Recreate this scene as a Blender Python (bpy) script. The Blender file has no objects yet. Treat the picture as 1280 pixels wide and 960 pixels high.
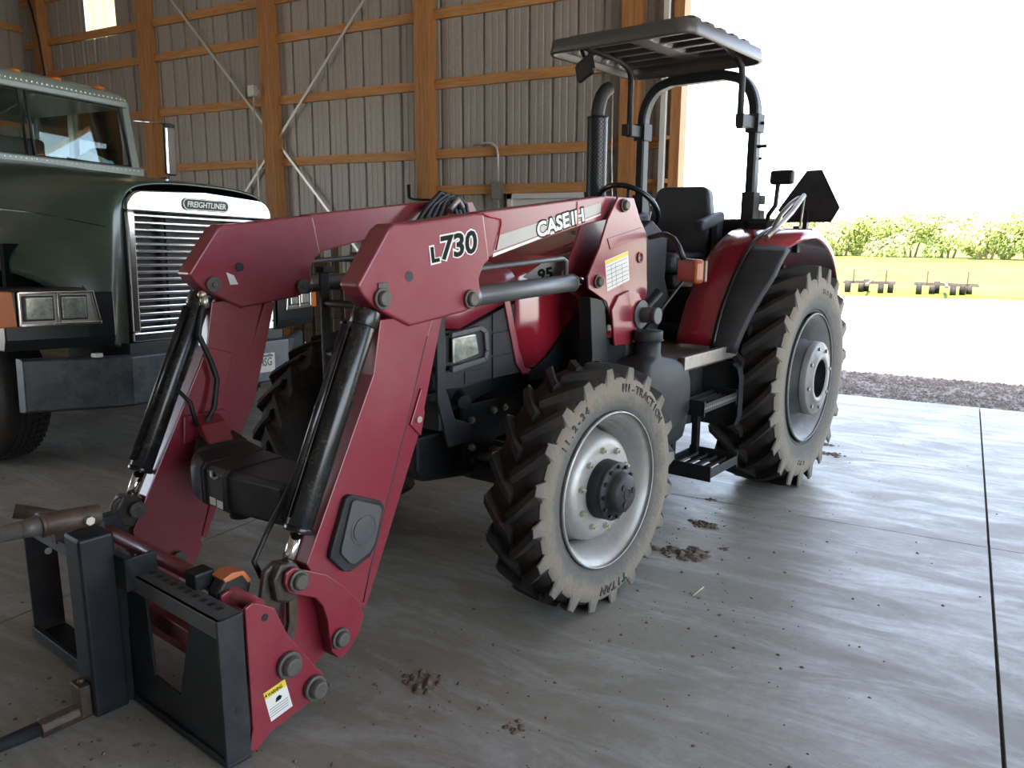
import bpy, bmesh, math, random
from mathutils import Vector, Matrix
PI = math.pi
sc = bpy.context.scene
C = sc.collection

# ------------------------------------------------------------------ camera
CAM_H = 1.6387
cd = bpy.data.cameras.new('camera')
cam = bpy.data.objects.new('camera', cd)
C.objects.link(cam)
_R = Vector((0.8703273858824763, 0.49245878546429933, 0.003819162473941546)); _U = Vector((-0.09744139148699694, 0.16459705530100938, 0.9815360332719906)); _F = Vector((-0.48273741993764374, 0.8546298344928426, -0.19123919416971874))
cam.matrix_world = Matrix(((_R.x, _U.x, -_F.x, 0), (_R.y, _U.y, -_F.y, 0), (_R.z, _U.z, -_F.z, CAM_H), (0, 0, 0, 1)))
cd.sensor_width = 36.0
cd.lens = 988.09 * 36 / 1280
cd.clip_end = 400
sc.camera = cam

# ------------------------------------------------------------------ sky, sun, exposure
w = bpy.data.worlds.new('world'); sc.world = w; w.use_nodes = True
wn = w.node_tree.nodes; wl = w.node_tree.links
sky = wn.new('ShaderNodeTexSky'); sky.sky_type = 'NISHITA'
sky.sun_disc = False
sky.sun_elevation = math.radians(74); sky.sun_rotation = math.radians(190)
sky.altitude = 1500; sky.air_density = 1.0; sky.dust_density = 2.5; sky.ozone_density = 1.0
bg = wn['Background']; bg.inputs['Strength'].default_value = 0.30
hs_ = wn.new('ShaderNodeHueSaturation'); hs_.inputs['Saturation'].default_value = 0.62   # hazy summer sky
wl.new(sky.outputs[0], hs_.inputs['Color']); wl.new(hs_.outputs[0], bg.inputs[0])
sd = bpy.data.lights.new('sun', 'SUN'); sd.energy = 5.5; sd.angle = math.radians(0.6); sd.color = (1.0, 0.95, 0.87)
sun = bpy.data.objects.new('sun', sd); C.objects.link(sun)
sun.rotation_euler = (math.radians(15), 0, 0)          # high sun from behind the shed
sun.location = (0, -5, 30)
sc.view_settings.view_transform = 'Standard'
sc.view_settings.look = 'None'
sc.view_settings.gamma = 1.0
sc.view_settings.use_curve_mapping = False
sc.view_settings.exposure = 2.5
sc.cycles.max_bounces = 10; sc.cycles.diffuse_bounces = 6; sc.cycles.glossy_bounces = 4
sc.cycles.transparent_max_bounces = 8; sc.cycles.transmission_bounces = 6
sc.cycles.sample_clamp_indirect = 8.0
sc.cycles.use_denoising = True
sc.cycles.caustics_reflective = False; sc.cycles.caustics_refractive = False

def portal(loc, rot, sx, sy):
    d = bpy.data.lights.new('opening_portal', 'AREA'); d.shape = 'RECTANGLE'; d.size = sx; d.size_y = sy
    d.cycles.is_portal = True
    o = bpy.data.objects.new('opening_portal', d); C.objects.link(o); o.location = loc; o.rotation_euler = rot
portal((1.1, 8.62, 2.25), (-PI/2, 0, 0), 7.8, 4.5)      # the open door ahead, light comes in along -Y

# ------------------------------------------------------------------ helpers
def smat(name, col, rough=0.5, metal=0.0, coat=0.0, noise=0.0, nscale=6.0, col2=None, bump=0.0, bscale=60.0, spec=0.5,
         dust=None, dust_amt=0.0, dust_scale=3.0, ior=None, rvar=0.0, stretch=None):
    m = bpy.data.materials.new(name); m.use_nodes = True
    N = m.node_tree.nodes; L = m.node_tree.links
    b = N['Principled BSDF']
    b.inputs['Roughness'].default_value = rough; b.inputs['Metallic'].default_value = metal
    b.inputs['Coat Weight'].default_value = coat; b.inputs['Coat Roughness'].default_value = 0.12
    b.inputs['Specular IOR Level'].default_value = spec
    b.inputs['Base Color'].default_value = (*col, 1)
    tc = N.new('ShaderNodeTexCoord'); src = tc.outputs['Object']
    if stretch:
        mp = N.new('ShaderNodeMapping'); mp.inputs['Scale'].default_value = stretch
        L.new(src, mp.inputs[0]); src = mp.outputs[0]
    cur = None
    if noise > 0:
        n = N.new('ShaderNodeTexNoise'); n.inputs['Scale'].default_value = nscale; n.inputs['Detail'].default_value = 6
        n.inputs['Roughness'].default_value = 0.65
        L.new(src, n.inputs['Vector'])
        r = N.new('ShaderNodeValToRGB'); r.color_ramp.elements[0].position = 0.35; r.color_ramp.elements[1].position = 0.68
        c2 = col2 or tuple(min(1, c * (1 + noise)) for c in col)
        r.color_ramp.elements[0].color = (*col, 1); r.color_ramp.elements[1].color = (*c2, 1)
        L.new(n.outputs['Fac'], r.inputs[0]); cur = r.outputs[0]
    if dust:
        n = N.new('ShaderNodeTexNoise'); n.inputs['Scale'].default_value = dust_scale; n.inputs['Detail'].default_value = 9
        n.inputs['Roughness'].default_value = 0.75
        L.new(src, n.inputs['Vector'])
        r = N.new('ShaderNodeValToRGB'); r.color_ramp.elements[0].position = 0.42; r.color_ramp.elements[1].position = 0.75
        r.color_ramp.elements[0].color = (0, 0, 0, 1); r.color_ramp.elements[1].color = (dust_amt,) * 3 + (1,)
        L.new(n.outputs['Fac'], r.inputs[0])
        mx = N.new('ShaderNodeMix'); mx.data_type = 'RGBA'
        L.new(r.outputs[0], mx.inputs[0])
        if cur: L.new(cur, mx.inputs[6])
        else: mx.inputs[6].default_value = (*col, 1)
        mx.inputs[7].default_value = (*dust, 1); cur = mx.outputs[2]
        ma = N.new('ShaderNodeMath'); ma.operation = 'MULTIPLY_ADD'
        L.new(r.outputs[0], ma.inputs[0]); ma.inputs[1].default_value = 0.5; ma.inputs[2].default_value = rough
        L.new(ma.outputs[0], b.inputs['Roughness'])
    if cur: L.new(cur, b.inputs['Base Color'])
    if bump > 0:
        n = N.new('ShaderNodeTexNoise'); n.inputs['Scale'].default_value = bscale; n.inputs['Detail'].default_value = 5
        L.new(src, n.inputs['Vector'])
        bp = N.new('ShaderNodeBump'); bp.inputs['Strength'].default_value = bump; bp.inputs['Distance'].default_value = 0.01
        L.new(n.outputs['Fac'], bp.inputs['Height']); L.new(bp.outputs[0], b.inputs['Normal'])
    return m

KEEP = ('lettering', 'print', 'numeral', 'number', 'teeth', 'wire_mesh', 'rivets', 'tread', 'outline', 'trunk', 'field', 'siding', 'skylight', 'canopy_rim', 'heat_shield', 'hook', 'crate_frame', 'tyre', 'sidewall', 'mountains', 'loader_tower', 'door_frame')
class MB:
    """collects shapes in one bmesh"""
    def __init__(s): s.b = bmesh.new()
    def _f(s, vs, faces, smooth=False):
        V = [s.b.verts.new(v) for v in vs]
        for f in faces:
            try:
                g = s.b.faces.new([V[i] for i in f]); g.smooth = smooth
            except ValueError: pass
        return V
    def box(s, c, sz, rot=None):
        x, y, z = sz[0]/2, sz[1]/2, sz[2]/2
        pts = [Vector((a*x, b_*y, d*z)) for a in (-1, 1) for b_ in (-1, 1) for d in (-1, 1)]
        if rot is not None:
            M = rot if isinstance(rot, Matrix) else Matrix.Rotation(rot[1], 3, rot[0])
            pts = [M @ q for q in pts]
        pts = [q + Vector(c) for q in pts]
        s._f(pts, [(0,1,3,2), (4,6,7,5), (0,4,5,1), (2,3,7,6), (0,2,6,4), (1,5,7,3)])
        return s
    def b6(s, x0, x1, y0, y1, z0, z1): return s.box(((x0+x1)/2, (y0+y1)/2, (z0+z1)/2), (abs(x1-x0), abs(y1-y0), abs(z1-z0)))
    def cyl(s, p0, p1, r, n=16, r2=None, cap=True, smooth=True):
        p0 = Vector(p0); p1 = Vector(p1); d = (p1-p0).normalized(); r2 = r if r2 is None else r2
        a = d.orthogonal().normalized(); b_ = d.cross(a)
        R0 = [p0 + (a*math.cos(t)+b_*math.sin(t))*r for t in [2*PI*i/n for i in range(n)]]
        R1 = [p1 + (a*math.cos(t)+b_*math.sin(t))*r2 for t in [2*PI*i/n for i in range(n)]]
        V = [s.b.verts.new(v) for v in R0+R1]
        for i in range(n):
            j = (i+1) % n
            f = s.b.faces.new((V[i], V[j], V[n+j], V[n+i])); f.smooth = smooth
        if cap:
            s.b.faces.new(V[:n][::-1]); s.b.faces.new(V[n:])
        return s
    def hexa(s, p0, p1, r): return s.cyl(p0, p1, r, 6, smooth=False)
    def tube(s, pts, r, n=10, closed=False):
        pts = [Vector(q) for q in pts]; m = len(pts)
        rr = r if isinstance(r, (list, tuple)) else [r]*m
        rings = []; prev = None
        for i, q in enumerate(pts):
            if closed: d = pts[(i+1) % m]-pts[i-1]
            else: d = pts[min(i+1, m-1)]-pts[max(i-1, 0)]
            d.normalize()
            a = prev - d*prev.dot(d) if prev is not None else d.orthogonal()
            if a.length < 1e-6: a = d.orthogonal()
            a.normalize(); prev = a; b_ = d.cross(a)
            rings.append([s.b.verts.new(q+(a*math.cos(t)+b_*math.sin(t))*rr[i]) for t in [2*PI*k/n for k in range(n)]])
        for i in range(m if closed else m-1):
            A = rings[i]; B = rings[(i+1) % m]
            for k in range(n):
                f = s.b.faces.new((A[k], A[(k+1) % n], B[(k+1) % n], B[k])); f.smooth = True
        if not closed:
            s.b.faces.new(rings[0][::-1]); s.b.faces.new(rings[-1])
        return s
    def prism(s, pts, a, b_, plane='xz'):
        """outline extruded; plane xz -> along y from a to b_, 'yz' -> along x, 'xy' -> along z"""
        def P(u, v, t):
            return {'xz': (u, t, v), 'yz': (t, u, v), 'xy': (u, v, t)}[plane]
        n = len(pts)
        V0 = [s.b.verts.new(P(u, v, a)) for u, v in pts]; V1 = [s.b.verts.new(P(u, v, b_)) for u, v in pts]
        fs = [s.b.faces.new(V0), s.b.faces.new(V1[::-1])]
        for i in range(n):
            j = (i+1) % n; fs.append(s.b.faces.new((V0[i], V1[i], V1[j], V0[j])))
        bmesh.ops.recalc_face_normals(s.b, faces=fs)
        return s
    def lathe(s, prof, o=(0, 0, 0), axis='y', n=48, smooth=True, a0=0, a1=2*PI, closed=False):
        """prof: (along axis, radius)"""
        rings = []; full = abs(a1-a0-2*PI) < 1e-6; m = n if full else n+1
        for (h, r) in prof:
            ring = []
            for k in range(m):
                t = a0+(a1-a0)*k/n; c_, s_ = math.cos(t)*r, math.sin(t)*r
                v = {'y': (s_, h, c_), 'x': (h, c_, s_), 'z': (c_, s_, h)}[axis]
                ring.append(s.b.verts.new(Vector(v)+Vector(o)))
            rings.append(ring)
        fs = []
        N_ = len(prof)
        for i in range(N_ if closed else N_-1):
            A = rings[i]; B = rings[(i+1) % N_]
            for k in range(m if full else n):
                j = (k+1) % m
                f = s.b.faces.new((A[k], A[j], B[j], B[k])); f.smooth = smooth; fs.append(f)
        return s
    def loft(s, secs, smooth=True, cap=True, closed=True):
        rings = [[s.b.verts.new(v) for v in q] for q in secs]
        n = len(secs[0])
        for A, B in zip(rings, rings[1:]):
            for k in range(n if closed else n-1):
                j = (k+1) % n
                f = s.b.faces.new((A[k], A[j], B[j], B[k])); f.smooth = smooth
        if cap and closed:
            s.b.faces.new(rings[0][::-1]); s.b.faces.new(rings[-1])
        return s
    def sphere(s, c, r, sx=1, sy=1, sz=1, u=16, v=10):
        M = Matrix.Translation(c) @ Matrix.Diagonal((sx*r, sy*r, sz*r, 1))
        g = bmesh.ops.create_uvsphere(s.b, u_segments=u, v_segments=v, radius=1, matrix=M)
        for vv in g['verts']:
            for f in vv.link_faces: f.smooth = True
        return s
    def add_mesh(s, me, M):
        off = len(s.b.verts)
        V = [s.b.verts.new(M @ v.co) for v in me.vertices]
        for p_ in me.polygons:
            try: s.b.faces.new([V[i] for i in p_.vertices])
            except ValueError: pass
        return s
    def mirror(s, axis=1):
        """append a mirrored copy"""
        g = bmesh.ops.duplicate(s.b, geom=s.b.verts[:]+s.b.edges[:]+s.b.faces[:])
        vs = [e for e in g['geom'] if isinstance(e, bmesh.types.BMVert)]
        for v in vs: v.co[axis] *= -1
        bmesh.ops.reverse_faces(s.b, faces=[e for e in g['geom'] if isinstance(e, bmesh.types.BMFace)])
        return s
    def flip(s, axis=1):
        for v in s.b.verts: v.co[axis] *= -1
        bmesh.ops.reverse_faces(s.b, faces=s.b.faces[:]); return s
    def xf(s, M):
        bmesh.ops.transform(s.b, matrix=M, verts=s.b.verts[:]); return s
    def mk(s, name, mat, parent=None, bevel=0, seg=2, fix=True, solid=0, loc=None, rot=None, angle=35):
        if fix: bmesh.ops.recalc_face_normals(s.b, faces=s.b.faces[:])
        if not any(k in name for k in KEEP):
            g = s.clusters()
            if len(g) > 1:
                first = None
                for vs in g:
                    ids = {v.index for v in vs}; q = s.b.copy(); q.verts.ensure_lookup_table()
                    bmesh.ops.delete(q, geom=[v for v in q.verts if v.index not in ids], context='VERTS')
                    m = MB.__new__(MB); m.b = q
                    o = m.mk1(name, mat, parent, bevel, seg, solid, loc, rot, angle); first = first or o
                s.b.free(); return first
        return s.mk1(name, mat, parent, bevel, seg, solid, loc, rot, angle)
    def clusters(s, gap=.004):
        # loose islands whose boxes touch belong together
        s.b.verts.index_update(); s.b.verts.ensure_lookup_table(); seen = set(); isl = []
        for v in s.b.verts:
            if v.index in seen: continue
            st = [v]; seen.add(v.index); cur = []
            while st:
                a = st.pop(); cur.append(a)
                for e in a.link_edges:
                    b_ = e.other_vert(a)
                    if b_.index not in seen: seen.add(b_.index); st.append(b_)
            lo = [min(a.co[i] for a in cur)-gap for i in range(3)]; hi = [max(a.co[i] for a in cur)+gap for i in range(3)]
            isl.append([cur, lo, hi])
        if len(isl) < 2 or len(isl) > 90: return [s.b.verts[:]]
        ch = True
        while ch:
            ch = False
            for i in range(len(isl)):
                if isl[i] is None: continue
                for j in range(i+1, len(isl)):
                    if isl[j] is None: continue
                    A, B = isl[i], isl[j]
                    if all(A[1][k] <= B[2][k] and B[1][k] <= A[2][k] for k in range(3)):
                        isl[i] = [A[0]+B[0], [min(A[1][k], B[1][k]) for k in range(3)], [max(A[2][k], B[2][k]) for k in range(3)]]; isl[j] = None; ch = True
        return [q[0] for q in isl if q]
    def mk1(s, name, mat, parent=None, bevel=0, seg=2, solid=0, loc=None, rot=None, angle=35):
        me = bpy.data.meshes.new(name); s.b.to_mesh(me); s.b.free()
        me.materials.append(mat)
        o = bpy.data.objects.new(name, me); C.objects.link(o)
        if parent is not None: o.parent = parent
        if loc: o.location = loc
        if rot: o.rotation_euler = rot
        if solid:
            md = o.modifiers.new('solid', 'SOLIDIFY'); md.thickness = solid; md.offset = -1
        if bevel:
            md = o.modifiers.new('bevel', 'BEVEL'); md.width = bevel; md.segments = seg; md.limit_method = 'ANGLE'
            md.angle_limit = math.radians(angle); md.harden_normals = False
        return o

def empty(name, loc=(0, 0, 0), rz=0, label=None, cat=None, group=None, parent=None):
    o = bpy.data.objects.new(name, None); C.objects.link(o); o.location = loc; o.rotation_euler = (0, 0, rz)
    o.empty_display_size = 0.2
    if parent: o.parent = parent
    if label: o['label'] = label
    if cat: o['category'] = cat
    if group: o['group'] = group
    return o
def tag(o, label=None, cat=None, group=None, kind=None):
    for k, v in (('label', label), ('category', cat), ('group', group), ('kind', kind)):
        if v: o[k] = v
    return o
_tc = {}
def text_mesh(txt, bold=0.0, ext=0.001, shear=0.0, spacing=1.0):
    key = (txt, bold, ext, shear, spacing)
    if key in _tc: return _tc[key]
    cu = bpy.data.curves.new('lettering', 'FONT'); cu.body = txt; cu.size = 1.0; cu.extrude = ext; cu.offset = bold
    cu.shear = shear; cu.space_character = spacing; cu.resolution_u = 3
    o = bpy.data.objects.new('lettering', cu); C.objects.link(o)
    bpy.context.view_layer.update()
    me = bpy.data.meshes.new_from_object(o.evaluated_get(bpy.context.evaluated_depsgraph_get()))
    xs = [v.co.x for v in me.vertices] or [0]; ys = [v.co.y for v in me.vertices] or [0]
    x0, x1, y0, y1 = min(xs), max(xs), min(ys), max(ys)
    bpy.data.objects.remove(o); bpy.data.curves.remove(cu)
    _tc[key] = (me, x0, x1, y0, y1); return _tc[key]
def put_text(mb, txt, O, X, Yv, width, height, bold=0.0, depth=0.002, shear=0.0, spacing=1.0):
    """lettering fitted in the box with lower left O, reading along X, up along Yv"""
    me, x0, x1, y0, y1 = text_mesh(txt, bold, 0.5, shear, spacing)
    X = Vector(X).normalized(); Yv = Vector(Yv).normalized(); Z = X.cross(Yv)
    sx = width/(x1-x0); sy = height/(y1-y0)
    M = Matrix.Identity(4)
    for i in range(3):
        M[i][0] = X[i]*sx; M[i][1] = Yv[i]*sy; M[i][2] = Z[i]*depth
        M[i][3] = O[i] - X[i]*sx*x0 - Yv[i]*sy*y0
    mb.add_mesh(me, M); return mb

# ------------------------------------------------------------------ materials
M = {}
DUST = (0.23, 0.19, 0.14)
M['red'] = smat('red_paint', (0.205, 0.014, 0.028), 0.36, coat=0.35, noise=0.15, nscale=2, dust=DUST, dust_amt=0.20, dust_scale=2.2)
M['red_gloss'] = smat('polished_red_paint', (0.235, 0.012, 0.022), 0.16, coat=0.9)
M['red_dusty'] = smat('red_paint_dusty', (0.19, 0.014, 0.025), 0.4, coat=0.15, dust=DUST, dust_amt=0.5, dust_scale=5)
M['black'] = smat('black_paint', (0.007, 0.0085, 0.0105), 0.45, noise=0.6, nscale=5, dust=DUST, dust_amt=0.07, dust_scale=7, spec=0.28)
M['black_gloss'] = smat('black_gloss', (0.006, 0.007, 0.008), 0.28, coat=0.15)
M['cyl_black'] = smat('black_cylinder_paint', (0.006, 0.007, 0.008), 0.24, dust=DUST, dust_amt=0.14, dust_scale=9)
M['plastic'] = smat('dark_plastic', (0.013, 0.0145, 0.017), 0.55, noise=0.3, nscale=9, dust=DUST, dust_amt=0.12, dust_scale=8, spec=0.35)
M['grey_plastic'] = smat('grey_plastic', (0.055, 0.058, 0.063), 0.5, noise=0.2, nscale=8, dust=DUST, dust_amt=0.25, dust_scale=10)
M['rubber'] = smat('tread_rubber', (0.014, 0.013, 0.012), 0.75, dust=(0.065, 0.047, 0.033), dust_amt=0.7, dust_scale=6, bump=0.3, bscale=40, spec=0.3)
M['sidewall'] = smat('dusty_sidewall', (0.15, 0.125, 0.098), 0.85, noise=0.9, nscale=14, col2=(0.30, 0.25, 0.19), bump=0.3, bscale=70, spec=0.25)
M['letter_rubber'] = smat('raised_letter_rubber', (0.05, 0.045, 0.038), 0.8)
M['silver'] = smat('silver_rim_paint', (0.36, 0.355, 0.335), 0.40, metal=0.5, noise=0.25, nscale=6, dust=(0.3, 0.26, 0.2), dust_amt=0.6, dust_scale=5)
M['chrome'] = smat('chrome', (0.66, 0.66, 0.66), 0.14, metal=1.0)
M['rod'] = smat('chrome_rod', (0.75, 0.76, 0.74), 0.1, metal=1.0)
M['steel'] = smat('worn_steel', (0.32, 0.30, 0.27), 0.42, metal=0.8, noise=0.4, nscale=20, dust=(0.14, 0.10, 0.06), dust_amt=0.6, dust_scale=20)
M['pin'] = smat('grimy_pin_steel', (0.075, 0.072, 0.068), 0.5, metal=0.35, noise=0.5, nscale=30, dust=(0.13, 0.095, 0.06), dust_amt=0.8, dust_scale=22)
M['clevis'] = smat('greasy_cast_steel', (0.022, 0.017, 0.014), 0.5, noise=0.8, nscale=20, col2=(0.06, 0.04, 0.028), bump=0.2)
M['shield'] = smat('perforated_black_metal', (0.05, 0.05, 0.052), 0.35, metal=0.6)
M['cyl_grey'] = smat('grey_cylinder_paint', (0.11, 0.115, 0.12), 0.33, metal=0.35, dust=DUST, dust_amt=0.35, dust_scale=8, stretch=(1, 4, 4))
M['rust'] = smat('rusty_brown_steel', (0.040, 0.026, 0.018), 0.55, metal=0.2, noise=0.9, nscale=15, col2=(0.10, 0.062, 0.040), bump=0.2)
M['zinc'] = smat('zinc_bolt', (0.62, 0.58, 0.45), 0.35, metal=0.9)
M['hose'] = smat('rubber_hose', (0.008, 0.008, 0.0095), 0.5)
M['arch_shade'] = smat('arch_shade_black', (0.003, 0.003, 0.003), 0.9, spec=0.1)  # near-black that stands for the shade inside the truck's wheel arch
M['silver_shaded'] = smat('dusty_silver_shaded', (0.20, 0.20, 0.195), 0.5, metal=0.35, noise=0.3, nscale=8, dust=(0.2, 0.18, 0.15), dust_amt=0.6, dust_scale=7)  # dusty rim silver, darkened to put the rear wheel's shade into the colour
M['wood'] = smat('pine_lumber', (0.42, 0.19, 0.062), 0.62, noise=0.6, nscale=3.5, col2=(0.60, 0.31, 0.115), stretch=(1.0, 6, 14), bump=0.15)
M['wood_post'] = smat('pine_post', (0.34, 0.145, 0.048), 0.65, noise=0.6, nscale=3.5, col2=(0.50, 0.24, 0.085), stretch=(10, 10, 0.8), bump=0.15)
M['wood_old'] = smat('old_lumber', (0.16, 0.11, 0.065), 0.8, noise=0.6, nscale=4, stretch=(10, 10, 1))
M['siding'] = smat('galvanised_siding', (0.33, 0.305, 0.272), 0.52, metal=0.15, noise=0.12, nscale=30, col2=(0.38, 0.35, 0.315))
M['strap'] = smat('zinc_strap', (0.60, 0.60, 0.57), 0.4, metal=0.5)
M['white'] = smat('white_paint', (0.70, 0.69, 0.65), 0.45)
M['decal_white'] = smat('white_decal', (0.72, 0.70, 0.64), 0.5)
M['decal_silver'] = smat('silver_decal', (0.36, 0.34, 0.31), 0.4, metal=0.3, dust=DUST, dust_amt=0.3)
M['decal_yellow'] = smat('yellow_decal', (0.75, 0.56, 0.05), 0.5)
M['decal_black'] = smat('black_decal', (0.003, 0.003, 0.003), 0.7, spec=0.2)
M['decal_red'] = smat('red_decal', (0.45, 0.02, 0.03), 0.4)
M['decal_grey'] = smat('grey_print', (0.22, 0.22, 0.21), 0.6)
M['truck_green'] = smat('green_truck_paint', (0.028, 0.054, 0.033), 0.28, coat=0.5, noise=0.15, nscale=2, dust=(0.28, 0.28, 0.25), dust_amt=0.08, dust_scale=4)
M['truck_roof'] = smat('grey_green_cab_paint', (0.13, 0.155, 0.13), 0.4, coat=0.2, noise=0.2, nscale=4)
M['bumper'] = smat('brushed_bumper_steel', (0.055, 0.065, 0.075), 0.36, metal=0.5, noise=0.4, nscale=12, dust=(0.2, 0.18, 0.15), dust_amt=0.4, dust_scale=12)
M['amber'] = smat('amber_lens', (0.50, 0.13, 0.012), 0.45)
M['amber_dark'] = smat('amber_lens_dusty', (0.36, 0.075, 0.012), 0.35, coat=0.3)
M['vinyl'] = smat('black_vinyl', (0.03, 0.032, 0.036), 0.5, noise=0.2, nscale=30, bump=0.1, bscale=200)
M['canopy'] = smat('canopy_plastic', (0.075, 0.072, 0.066), 0.42, noise=0.25, nscale=8)
M['gravel'] = smat('gravel_stone', (0.105, 0.085, 0.070), 0.85, noise=0.8, nscale=4, col2=(0.22, 0.18, 0.15))
M['mud'] = smat('dried_mud', (0.095, 0.068, 0.050), 0.9, noise=0.8, nscale=20)
M['paper'] = smat('blue_white_paper', (0.45, 0.60, 0.80), 0.7)
M['paper2'] = smat('brown_paper', (0.55, 0.48, 0.36), 0.7)
M['orange_paint'] = smat('orange_paint', (0.55, 0.17, 0.06), 0.4)

def glass_mat(name, tint=(0.75, 0.85, 0.82), rough=0.02):
    m = bpy.data.materials.new(name); m.use_nodes = True; N = m.node_tree.nodes; L = m.node_tree.links
    for n in list(N): N.remove(n)
    o = N.new('ShaderNodeOutputMaterial'); mx = N.new('ShaderNodeMixShader'); fr = N.new('ShaderNodeFresnel'); fr.inputs[0].default_value = 1.5
    t = N.new('ShaderNodeBsdfTransparent'); t.inputs[0].default_value = (*tint, 1); g = N.new('ShaderNodeBsdfGlossy'); g.inputs['Roughness'].default_value = rough
    L.new(fr.outputs[0], mx.inputs[0]); L.new(t.outputs[0], mx.inputs[1]); L.new(g.outputs[0], mx.inputs[2]); L.new(mx.outputs[0], o.inputs[0])
    return m
M['glass'] = glass_mat('window_glass')
M['lamp_glass'] = smat('lamp_glass', (0.30, 0.34, 0.28), 0.10, metal=0.6, noise=0.6, nscale=18, col2=(0.75, 0.75, 0.65))
M['straw'] = smat('dry_straw', (0.50, 0.46, 0.32), 0.7)
def translucent():
    m = bpy.data.materials.new('translucent_panel'); m.use_nodes = True; N = m.node_tree.nodes; L = m.node_tree.links
    for n in list(N): N.remove(n)
    o = N.new('ShaderNodeOutputMaterial'); mx = N.new('ShaderNodeMixShader'); mx.inputs[0].default_value = 0.3
    a = N.new('ShaderNodeBsdfTranslucent'); a.inputs[0].default_value = (0.60, 0.50, 0.27, 1)
    d = N.new('ShaderNodeBsdfDiffuse'); d.inputs[0].default_value = (0.6, 0.5, 0.3, 1)
    L.new(a.outputs[0], mx.inputs[1]); L.new(d.outputs[0], mx.inputs[2]); L.new(mx.outputs[0], o.inputs[0]); return m
M['translucent'] = translucent()

def concrete():
    m = bpy.data.materials.new('concrete'); m.use_nodes = True; N = m.node_tree.nodes; L = m.node_tree.links; b = N['Principled BSDF']
    g = N.new('ShaderNodeNewGeometry')
    def noise(sc_, det=8, ro=0.65, vec=None, dist=0.0):
        n = N.new('ShaderNodeTexNoise'); n.inputs['Scale'].default_value = sc_; n.inputs['Detail'].default_value = det
        n.inputs['Roughness'].default_value = ro; n.inputs['Distortion'].default_value = dist
        L.new(vec or g.outputs['Position'], n.inputs['Vector']); return n.outputs['Fac']
    def ramp(src, a, b_, c0, c1):
        r = N.new('ShaderNodeValToRGB'); r.color_ramp.elements[0].position = a; r.color_ramp.elements[1].position = b_
        r.color_ramp.elements[0].color = (*c0, 1); r.color_ramp.elements[1].color = (*c1, 1); L.new(src, r.inputs[0]); return r.outputs[0]
    def mix(f, a, b_):
        x = N.new('ShaderNodeMix'); x.data_type = 'RGBA'; L.new(f, x.inputs[0]) if not isinstance(f, float) else None
        L.new(a, x.inputs[6])
        if isinstance(b_, tuple): x.inputs[7].default_value = (*b_, 1)
        else: L.new(b_, x.inputs[7])
        return x.outputs[2]
    base = ramp(noise(0.8, 10, 0.7, dist=0.6), 0.32, 0.7, (0.205, 0.188, 0.150), (0.325, 0.305, 0.258))
    mp = N.new('ShaderNodeMapping'); mp.inputs['Scale'].default_value = (0.9, 3.2, 1); mp.inputs['Rotation'].default_value = (0, 0, 0.5)
    L.new(g.outputs['Position'], mp.inputs[0])
    streak = ramp(noise(1.6, 10, 0.72, mp.outputs[0], 0.8), 0.46, 0.66, (0, 0, 0), (0.65,)*3)
    c = mix(streak, base, (0.46, 0.455, 0.43))
    fine = ramp(noise(26, 6, 0.7), 0.35, 0.75, (0, 0, 0), (0.35,)*3)
    c = mix(fine, c, (0.15, 0.13, 0.11))
    spots = ramp(noise(7, 5, 0.6), 0.70, 0.76, (0, 0, 0), (0.5,)*3)
    c = mix(spots, c, (0.16, 0.12, 0.085))
    L.new(c, b.inputs['Base Color'])
    rr = N.new('ShaderNodeMapRange'); L.new(noise(1.6, 10, 0.72, mp.outputs[0], 0.8), rr.inputs[0])
    rr.inputs[1].default_value = 0.35; rr.inputs[2].default_value = 0.7; rr.inputs[3].default_value = 0.62; rr.inputs[4].default_value = 0.34
    L.new(rr.outputs[0], b.inputs['Roughness'])
    bp = N.new('ShaderNodeBump'); bp.inputs['Strength'].default_value = 0.25; bp.inputs['Distance'].default_value = 0.004
    L.new(noise(40, 8, 0.8), bp.inputs['Height']); L.new(bp.outputs[0], b.inputs['Normal'])
    return m
M['concrete'] = concrete()
def ground_mat(name, c0, c1, scale, rough=0.95):
    m = bpy.data.materials.new(name); m.use_nodes = True; N = m.node_tree.nodes; L = m.node_tree.links; b = N['Principled BSDF']
    g = N.new('ShaderNodeNewGeometry'); n = N.new('ShaderNodeTexNoise'); n.inputs['Scale'].default_value = scale; n.inputs['Detail'].default_value = 10
    n.inputs['Roughness'].default_value = 0.7
    L.new(g.outputs['Position'], n.inputs['Vector'])
    r = N.new('ShaderNodeValToRGB'); r.color_ramp.elements[0].position = 0.35; r.color_ramp.elements[1].position = 0.68
    r.color_ramp.elements[0].color = (*c0, 1); r.color_ramp.elements[1].color = (*c1, 1)
    L.new(n.outputs['Fac'], r.inputs[0]); L.new(r.outputs[0], b.inputs['Base Color']); b.inputs['Roughness'].default_value = rough
    bp = N.new('ShaderNodeBump'); bp.inputs['Distance'].default_value = 0.02; L.new(n.outputs['Fac'], bp.inputs['Height']); L.new(bp.outputs[0], b.inputs['Normal'])
    b.inputs['Specular IOR Level'].default_value = 0.15
    return m
M['yard'] = ground_mat('pale_yard_gravel', (0.42, 0.38, 0.32), (0.62, 0.57, 0.50), 2)
M['field'] = ground_mat('yellow_field_grass', (0.075, 0.105, 0.012), (0.19, 0.18, 0.035), 0.35)
M['leaf'] = smat('tree_leaf', (0.26, 0.32, 0.08), 0.7, noise=1.0, nscale=1.2, col2=(0.55, 0.56, 0.22))
M['leaf'].node_tree.nodes['Principled BSDF'].inputs['Specular IOR Level'].default_value = 0.2

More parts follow.
